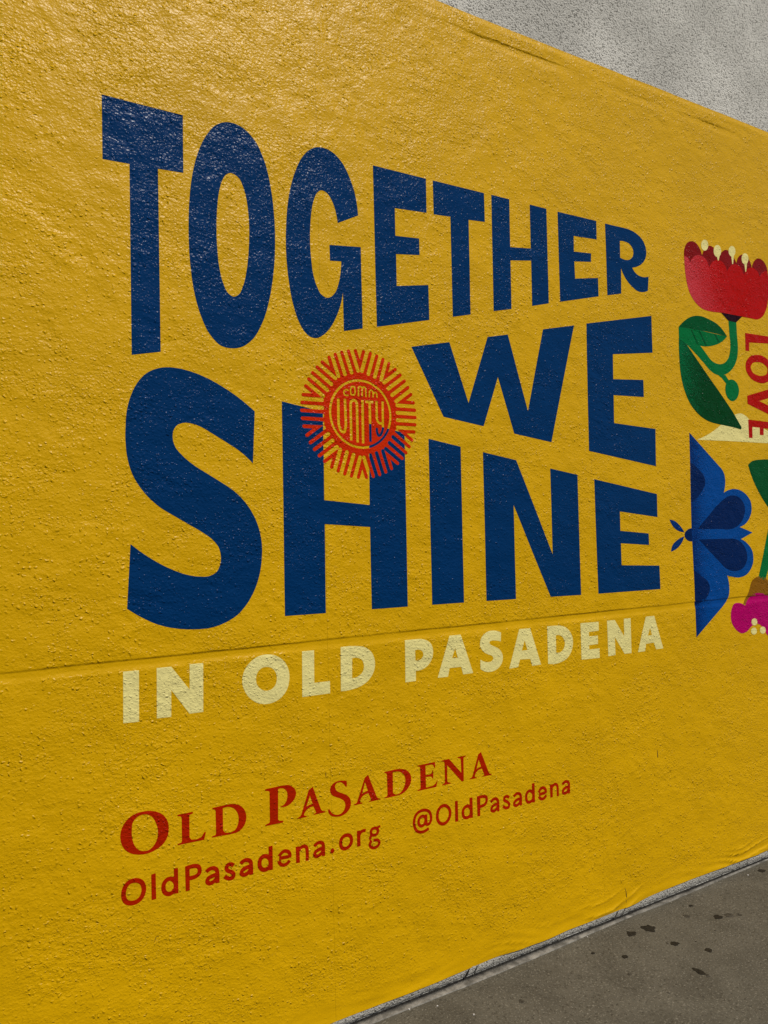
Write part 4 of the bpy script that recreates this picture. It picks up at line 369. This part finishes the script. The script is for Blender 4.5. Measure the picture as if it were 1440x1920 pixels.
def height(x, z):
    """outward bulge of the vinyl at wall position x, z (metres)"""
    h = 0.0020*noise.noise((x*1.7, z*1.7, 0.3)) + 0.0011*noise.noise((x*5.0, z*5.5, 4.3))
    # long plaster joint: sharp lip above, ramp below
    zc = GROOVE_Z + 0.0025*noise.noise((x*2.3, 0, 7.7)) + 0.0012*noise.noise((x*9.0, 0, 1.7))
    dep = 0.0030 + 0.0022*noise.noise((x*1.9, 2.2, 0.0)) + 0.0010*noise.noise((x*8.0, 3.2, 0.0))
    up_ = 0.0090 + 0.002*noise.noise((x*6.0, 5.0, 0.0))
    h -= dep*(1-sstep(zc+up_, zc+up_+0.0085, z))*sstep(zc-0.024, zc-0.002, z)
    # old top edge of the render under the upper rim, fading in and out
    zt = TOPGROOVE_Z + 0.006*noise.noise((x*1.1, 9.0, 0.0)) + 0.002*noise.noise((x*6.0, 9.0, 0.0))
    dt = 0.0042*sstep(-0.25, 0.35, noise.noise((x*1.7, 11.0, 0.0)))
    h -= dt*(1-sstep(zt+0.006, zt+0.013, z))*sstep(zt-0.030, zt-0.004, z)
    h += 0.0022*noise.noise((x*3.5, z*26.0, 6.0))*sstep(3.64, 3.70, z)
    h -= 0.0045*sstep(TOP_Z-0.03, TOP_Z, z)
    # loose, wrinkled foot
    zb = z - zbot(x)
    if zb < 0.26:
        f = 1-sstep(0.02, 0.11, zb)
        skew = zb + 0.07*noise.noise((x*1.9, 1.0, 2.0)) + 0.02*noise.noise((x*5.0, 4.0, 2.0))
        r1 = 1-abs(noise.noise((x*1.5+0.6, skew*24.0, 8.0)))*2.6
        h += f*(0.0052*max(0.0, r1)**2*sstep(-0.15, 0.25, noise.noise((x*2.2, 2.0, 9.0))) + 0.0022*noise.noise((x*5.0, skew*38.0, 3.0)))
        h += 0.0032*(1-sstep(0.0, 0.026, zb))*(0.5+0.9*noise.noise((x*3.0, 0.0, 5.0)))
    return h
def face_y(x, z, lift=0.0): return -height(x, z) - lift
def face_normal(x, z, e=0.002):
    return Vector(((height(x+e, z)-height(x-e, z))/(2*e)*-1, -1.0, -(height(x, z+e)-height(x, z-e))/(2*e))).normalized()
def true_normals(me):
    me.normals_split_custom_set_from_vertices([face_normal(v.co.x, v.co.z) for v in me.vertices])
    return me

def zlines():
    zs = []; z = 0.0
    while z < TOP_Z-1e-6:
        zs.append(z)
        if z < 0.22: z += 0.009
        elif GROOVE_Z-0.03 < z < GROOVE_Z+0.035: z += 0.0013
        elif z > 3.60: z += 0.005
        else: z += 0.024
    zs.append(TOP_Z); return zs
ZS = zlines()
DXG = 0.022

# ------------------------------------------------------------------ the building wall
bld = thing('building_wall', (3.0, 0.15, 0.0), 'long grey stucco building wall standing behind the yellow mural', 'wall')
def wall_body():
    x0, x1, z1 = -6.0, 34.0, 6.2
    nx, nz = 160, 24; vs = []; fs = []
    for j in range(nz+1):
        for i in range(nx+1):
            x = x0+(x1-x0)*i/nx; zb = gz(x)-0.25; z = zb+(z1-zb)*j/nz
            vs.append((x, 0.010, z))
    for j in range(nz):
        for i in range(nx):
            a = j*(nx+1)+i; fs.append((a, a+1, a+nx+2, a+nx+1))
    k = len(vs)                                            # closed back, sides and top
    vs += [(x0, 0.30, gz(x0)-0.25), (x1, 0.30, gz(x1)-0.25), (x1, 0.30, z1), (x0, 0.30, z1)]
    a, b, c, d = 0, nx, (nx+1)*(nz+1)-1, (nx+1)*nz
    fs += [(k+1, k, k+3, k+2), (a, d, k+3, k), (c, b, k+1, k+2), (d, c, k+2, k+3)]
    return mesh('stucco_face', vs, fs, False)
put('stucco_face', wall_body(), bld, MAT['stucco'])
def coping():
    bm = bmesh.new()
    bmesh.ops.create_cube(bm, size=1.0)
    for v in bm.verts: v.co = Vector((14.0+v.co.x*40.2, 0.155+v.co.y*0.40, 6.26+v.co.z*0.115))
    bmesh.ops.bevel(bm, geom=bm.edges[:], offset=0.012, segments=2, affect='EDGES')
    me = bpy.data.meshes.new('coping'); bm.to_mesh(me); bm.free(); return me
put('coping', coping(), bld, MAT['stucco'])
# exposed, chipped foot of the render below the vinyl
def plinth():
    vs = []; fs = []; n = 1150; x0, x1 = -1.6, 8.2
    for i in range(n+1):
        x = x0+(x1-x0)*i/n; g = gz(x); top = zbot(x)+0.012
        foot = g + 0.0035 + 0.0022*noise.noise((x*14, 0, 0)) + 0.0016*noise.noise((x*47, 1, 0))
        for s in range(5):
            z = foot+(top-foot)*s/4
            y = 0.0005 + 0.0026*noise.noise((x*38, z*38, 2.0)) + 0.004*(s == 4)
            if s == 0: y += 0.009
            vs.append((x, y, z))
    for i in range(n):
        for s in range(4):
            a = i*5+s; fs.append((a, a+5, a+6, a+1))
    return mesh('plinth_render', vs, fs)
put('plinth_render', plinth(), bld, MAT['plinth'])
def crack(pts, w):
    vs = []; fs = []
    for i, (x, z) in enumerate(pts):
        ww = w*(0.55+0.9*random.random())*(0.4 if i in (0, len(pts)-1) else 1)
        vs += [(x-ww, -0.0045, z), (x+ww, -0.0045, z)]
    for i in range(len(pts)-1): a = 2*i; fs.append((a, a+1, a+3, a+2))
    return mesh('crack', vs, fs, False)
random.seed(4)
for x, w in ((1.725, 0.0038), (1.765, 0.0020), (2.515, 0.0026), (2.56, 0.0014), (3.06, 0.0012), (3.42, 0.0014)):
    z0, z1 = gz(x)+0.004, zbot(x)+0.004
    put('crack', crack([(x-0.016+0.028*t+random.uniform(-.003, .003), z0+(z1-z0)*t) for t in (0, .2, .45, .7, 1)], w), bld, MAT['crack'])

# ------------------------------------------------------------------ ground
def ground():
    xs = [-250, -60, -20] + [-4+0.5*i for i in range(29)] + [14, 30, 60, 250]
    ys = [-250, -60, -15, -6, -3, -1.5, -0.8, -0.4, -0.2, -0.1, 0.05]
    vs = [(x, y, gz(x)) for y in ys for x in xs]; n = len(xs)
    fs = [(j*n+i, j*n+i+1, j*n+n+i+1, j*n+n+i) for j in range(len(ys)-1) for i in range(n-1)]
    return mesh('sidewalk', vs, fs, False)
walk = put('sidewalk', ground(), None, MAT['asphalt']); walk['kind'] = 'structure'
def strip():
    vs = []; fs = []; n = 1200; x0, x1 = -3.0, 9.0
    for i in range(n+1):
        x = x0+(x1-x0)*i/n; g = gz(x)
        w = lerp_table(STRIP_W, x) + 0.0014*noise.noise((x*11, 0, 3))
        chip = max(0.0, noise.noise((x*3.5, 3.0, 1.0))-0.15)*0.006
        hgt = 0.0036 + 0.0012*noise.noise((x*3, 7, 0))
        for s, (yy, zz) in enumerate(((-0.0026, -0.008), (-0.0036, hgt-0.0012+0.0012*noise.noise((x*60, 9, 4))), (-0.55*w, hgt), (-0.92*w, hgt*0.95), (-w, hgt*0.5), (-w-0.001, -0.01))):
            zz += 0.0007*noise.noise((x*30, s*2.0, 4)) - (chip if s in (1, 2) else 0)
            vs.append((x, yy, g+zz))
    for i in range(n):
        for s in range(5): a = i*6+s; fs.append((a, a+1, a+7, a+6))
    return mesh('mortar_strip', vs, fs)
ms = put('mortar_strip', strip(), None, MAT['mortar']); ms['kind'] = 'structure'
def dirt():
    vs = []; fs = []; n = 400
    for i in range(n+1):
        x = -3.0+12.0*i/n; vs += [(x, 0.012, gz(x)+0.0012), (x, -0.0038, gz(x)+0.0008)]
    for i in range(n): a = 2*i; fs.append((a, a+1, a+3, a+2))
    return mesh('dirt_joint', vs, fs, False)
put('dirt_joint', dirt(), ms, MAT['crack'])

# ------------------------------------------------------------------ the vinyl mural
mural = thing('mural_wrap', (1.8, 0.0, 0.02), 'glossy yellow vinyl mural with navy TOGETHER WE SHINE lettering on stucco wall', 'mural')
SEAMS = [-1.395, -0.112, 1.171, 2.4535, 3.738, 5.0215, 6.305, 7.588]
def panel(xa, xb):
    n = max(2, round((xb-xa)/DXG)); xs = [xa+(xb-xa)*i/n for i in range(n+1)]
    vs = []; fs = []; m = len(ZS)
    for x in xs:
        zb = zbot(x)
        for j, z in enumerate(ZS):
            zz = zb+(z)*(1-zb/0.22) if z < 0.22 else (z + (0.0016*noise.noise((x*4.0, 0, 6)) + 0.0009*noise.noise((x*17.0, 0, 2)))*(j == m-1))   # squeeze the foot rows up to the wavy hem
            vs.append((x, face_y(x, zz), zz))
    for i in range(n):
        for j in range(m-1):
            a = i*m+j; fs.append((a, a+m, a+m+1, a+1))
    k = len(vs)                                           # a thin hem so that the sheet has an edge
    for i, x in enumerate(xs):
        v = vs[i*m]; vs.append((v[0], v[1]+0.0012, v[2]+0.0002))
        v = vs[i*m+m-1]; vs.append((v[0], v[1]+0.0012, v[2]))
    for i in range(n):
        fs.append((i*m, k+2*i, k+2*i+2, i*m+m)); fs.append((i*m+m-1, i*m+2*m-1, k+2*i+3, k+2*i+1))
    return true_normals(mesh('vinyl_panel', vs, fs))
for xa, xb in zip(SEAMS, SEAMS[1:]):
    put('vinyl_panel', panel(xa+0.0002, xb-0.0002), mural, MAT['yellow'])

def inside(pt, loops):
    x, y = pt; c = False
    for lp in loops:
        n = len(lp)
        for i in range(n):
            x0, y0 = lp[i]; x1, y1 = lp[i-1]
            if (y0 > y) != (y1 > y) and x < (x1-x0)*(y-y0)/(y1-y0)+x0: c = not c
    return c
def print_mesh(name, loops, lift):
    """printed shape: outline filled with triangles that follow the relief of the wall"""
    pts = []; edges = []
    for lp in loops:
        dense = []
        n = len(lp)
        for i in range(n):
            a = Vector(lp[i]); b = Vector(lp[(i+1) % n]); k = max(1, int((b-a).length/0.024))
            dense += [tuple(a.lerp(b, t/k)) for t in range(k)]
        s = len(pts); pts += dense; m = len(dense)
        edges += [(s+i, s+(i+1) % m) for i in range(m)]
    nb = len(pts)
    xs = [p[0] for p in pts]; zs = [p[1] for p in pts]
    x0, x1, z0, z1 = min(xs), max(xs), min(zs), max(zs)
    gx = math.floor(x0/DXG)*DXG
    if (x1-x0) > 0.05:
        while gx < x1:
            for z in ZS:
                if z0 < z < z1 and inside((gx, z), loops): pts.append((gx, z))
            gx += DXG
    r = delaunay_2d_cdt([Vector(p) for p in pts], edges, [], 0, 1e-6)
    V, F = r[0], r[2]
    fs = []
    for f in F:
        c = (sum(V[i].x for i in f)/len(f), sum(V[i].y for i in f)/len(f))
        if inside(c, loops):
            f = list(f)
            a, b, d = V[f[0]], V[f[1]], V[f[2]]
            if (b-a).cross(d-a) < 0: f.reverse()
            fs.append(f)
    vs = [(v.x, face_y(v.x, v.y, lift), v.y) for v in V]
    me = mesh(name, vs, fs)
    bm = bmesh.new(); bm.from_mesh(me)
    bmesh.ops.delete(bm, geom=[v for v in bm.verts if not v.link_faces], context='VERTS')
    bm.to_mesh(me); bm.free(); return true_normals(me)

LAYER = {'cream_shape': 1, 'back_petals': 1, 'front_petals': 2, 'stamen': 3, 'leaf': 2, 'leaf_vein': 3, 'stem': 1, 'bud': 2, 'calyx': 3,
         'butterfly_wings': 1, 'wing_patch': 2, 'butterfly_head': 2, 'antenna': 1, 'sun_emblem': 2, 'brown_shape': 1, 'magenta_bloom': 2, 'cream_dot': 3}
OWNER = {'back_petals': 'flower', 'stamen': 'flower', 'stem': 'flower', 'leaf': 'flower', 'leaf_vein': 'flower', 'bud': 'flower', 'calyx': 'flower',
         'wing_patch': 'butterfly', 'butterfly_head': 'butterfly', 'antenna': 'butterfly', 'cream_dot': 'magenta_bloom'}
RENAME = {'front_petals': 'flower', 'butterfly_wings': 'butterfly', 'butterfly_head': 'head'}
made = {}; later = []
for name, kind, label, loops in PRINT:
    loops = [[tuple(float(c)*1e-4 for c in p.split(',')) for p in s.split()] for s in loops]
    lay = LAYER.get(name, 1)
    if name == 'letter' and kind == 'vermilion': lay = 2
    if name in ('leaf', 'stem') and 'edge' in label: lay = 1
    me = print_mesh(RENAME.get(name, name), loops, 0.0003+0.0002*lay)
    own = OWNER.get(name)
    if label.startswith(('broad green leaf', 'straight green stem')): own = None
    if own and own not in made: later.append((name, me, kind, label, own)); continue
    o = put(RENAME.get(name, name), me, made[own] if own else mural, MAT[kind])
    if label: o['label'] = label
    made.setdefault(RENAME.get(name, name), o)
for name, me, kind, label, own in later:
    o = put(RENAME.get(name, name), me, made[own], MAT[kind])
    if label: o['label'] = label

# small nicks and scuffs in the vinyl
def nick(pts, w):
    vs = []; fs = []
    for i, (x, z) in enumerate(pts):
        ww = w*(0.3 if i in (0, len(pts)-1) else 1)
        vs += [(x-ww, face_y(x, z, 0.0006), z), (x+ww, face_y(x, z, 0.0006), z)]
    for i in range(len(pts)-1): a = 2*i; fs.append((a, a+1, a+3, a+2))
    return mesh('scuff', vs, fs, False)
for pts, w in (([(2.8065, .675), (2.809, .655), (2.808, .644), (2.8095, .638)], .0022), ([(.566, .462), (.572, .476), (.577, .479), (.580, .475)], .0011),
               ([(1.1525, .870), (1.153, .860), (1.152, .852)], .0012), ([(1.1590, 1.031), (1.1585, 1.024)], .0012),
               ([(2.575, .118), (2.582, .100), (2.583, .075), (2.579, .050)], .0014)):
    put('scuff', nick(pts, w), mural, MAT['scuff'])

# ------------------------------------------------------------------ marks and grit on the ground
random.seed(11)
def blob(x, y, rx, ry, h=0.0016, rag=0.28):
    n = 22; vs = []; fs = []; ph = random.uniform(0, 50); z = gz(x)
    for ring, (f, hh) in enumerate(((1.0, 0.0006), (0.82, h*0.8), (0.45, h))):
        for k in range(n):
            a = 2*math.pi*k/n; rr = f*(1+rag*noise.noise((math.cos(a)*1.6+ph, math.sin(a)*1.6, 0))+0.12*noise.noise((math.cos(a)*5+ph, math.sin(a)*5, 3)))
            vs.append((x+rx*rr*math.cos(a), y+ry*rr*math.sin(a), z+hh+GROUND_SLOPE*rx*rr*math.cos(a)))
    vs.append((x, y, z+h*0.9)); c = len(vs)-1
    for k in range(n):
        j = (k+1) % n
        fs += [(k, j, n+j, n+k), (n+k, n+j, 2*n+j, 2*n+k), (2*n+k, 2*n+j, c)]
    return mesh('gum_stain', vs, fs)
for k in range(26):                                        # scattered fainter drips
    x = random.uniform(1.7, 4.6); y = random.uniform(-1.3, -0.07); r = random.choice((0.003, 0.004, 0.005, 0.008, 0.011))
    put('gum_stain', blob(x, y, r*random.uniform(0.8, 1.3), r, h=0.0009, rag=0.6), walk, MAT['faint'])
for x, y, rx, ry in SPOTS:
    put('gum_stain', blob(x, y, rx*1.02, ry*0.95, rag=0.6 if rx > 0.02 else 0.4), walk, MAT['faint'] if round(x*1000) % 5 == 3 or rx < 0.008 else MAT['gum'])
def pebble(r):
    bm = bmesh.new(); bmesh.ops.create_icosphere(bm, subdivisions=2, radius=r)
    for v in bm.verts:
        v.co *= 1+0.3*noise.noise(v.co*(1.6/r)); v.co.z *= 0.55
    me = bpy.data.meshes.new('pebble'); bm.to_mesh(me); bm.free()
    me.polygons.foreach_set('use_smooth', [True]*len(me.polygons)); return me
PEB = [(1.441, -.036, .0045, 'pale pebble lying nearest the wall in the left part of the asphalt'), (1.536, -.075, .0034, 'small pale pebble on the asphalt below the cracked plinth'),
       (1.615, -.185, .0040, 'pale chip on the asphalt near the bottom edge of the picture'), (3.34, -.058, .0042, 'white chip by the mortar strip at the far right'),
       (2.31, -.036, .0032, 'tiny pale chip beside the mortar strip under the vinyl crease')]
for x, y, r, lab in PEB:
    o = put('pebble', pebble(r), None, MAT['stone']); o.location = (x, y, gz(x)+r*0.35); o.rotation_euler.z = x*7
    o['label'] = lab; o['category'] = 'pebble'; o['group'] = 'pale pebbles on the asphalt'
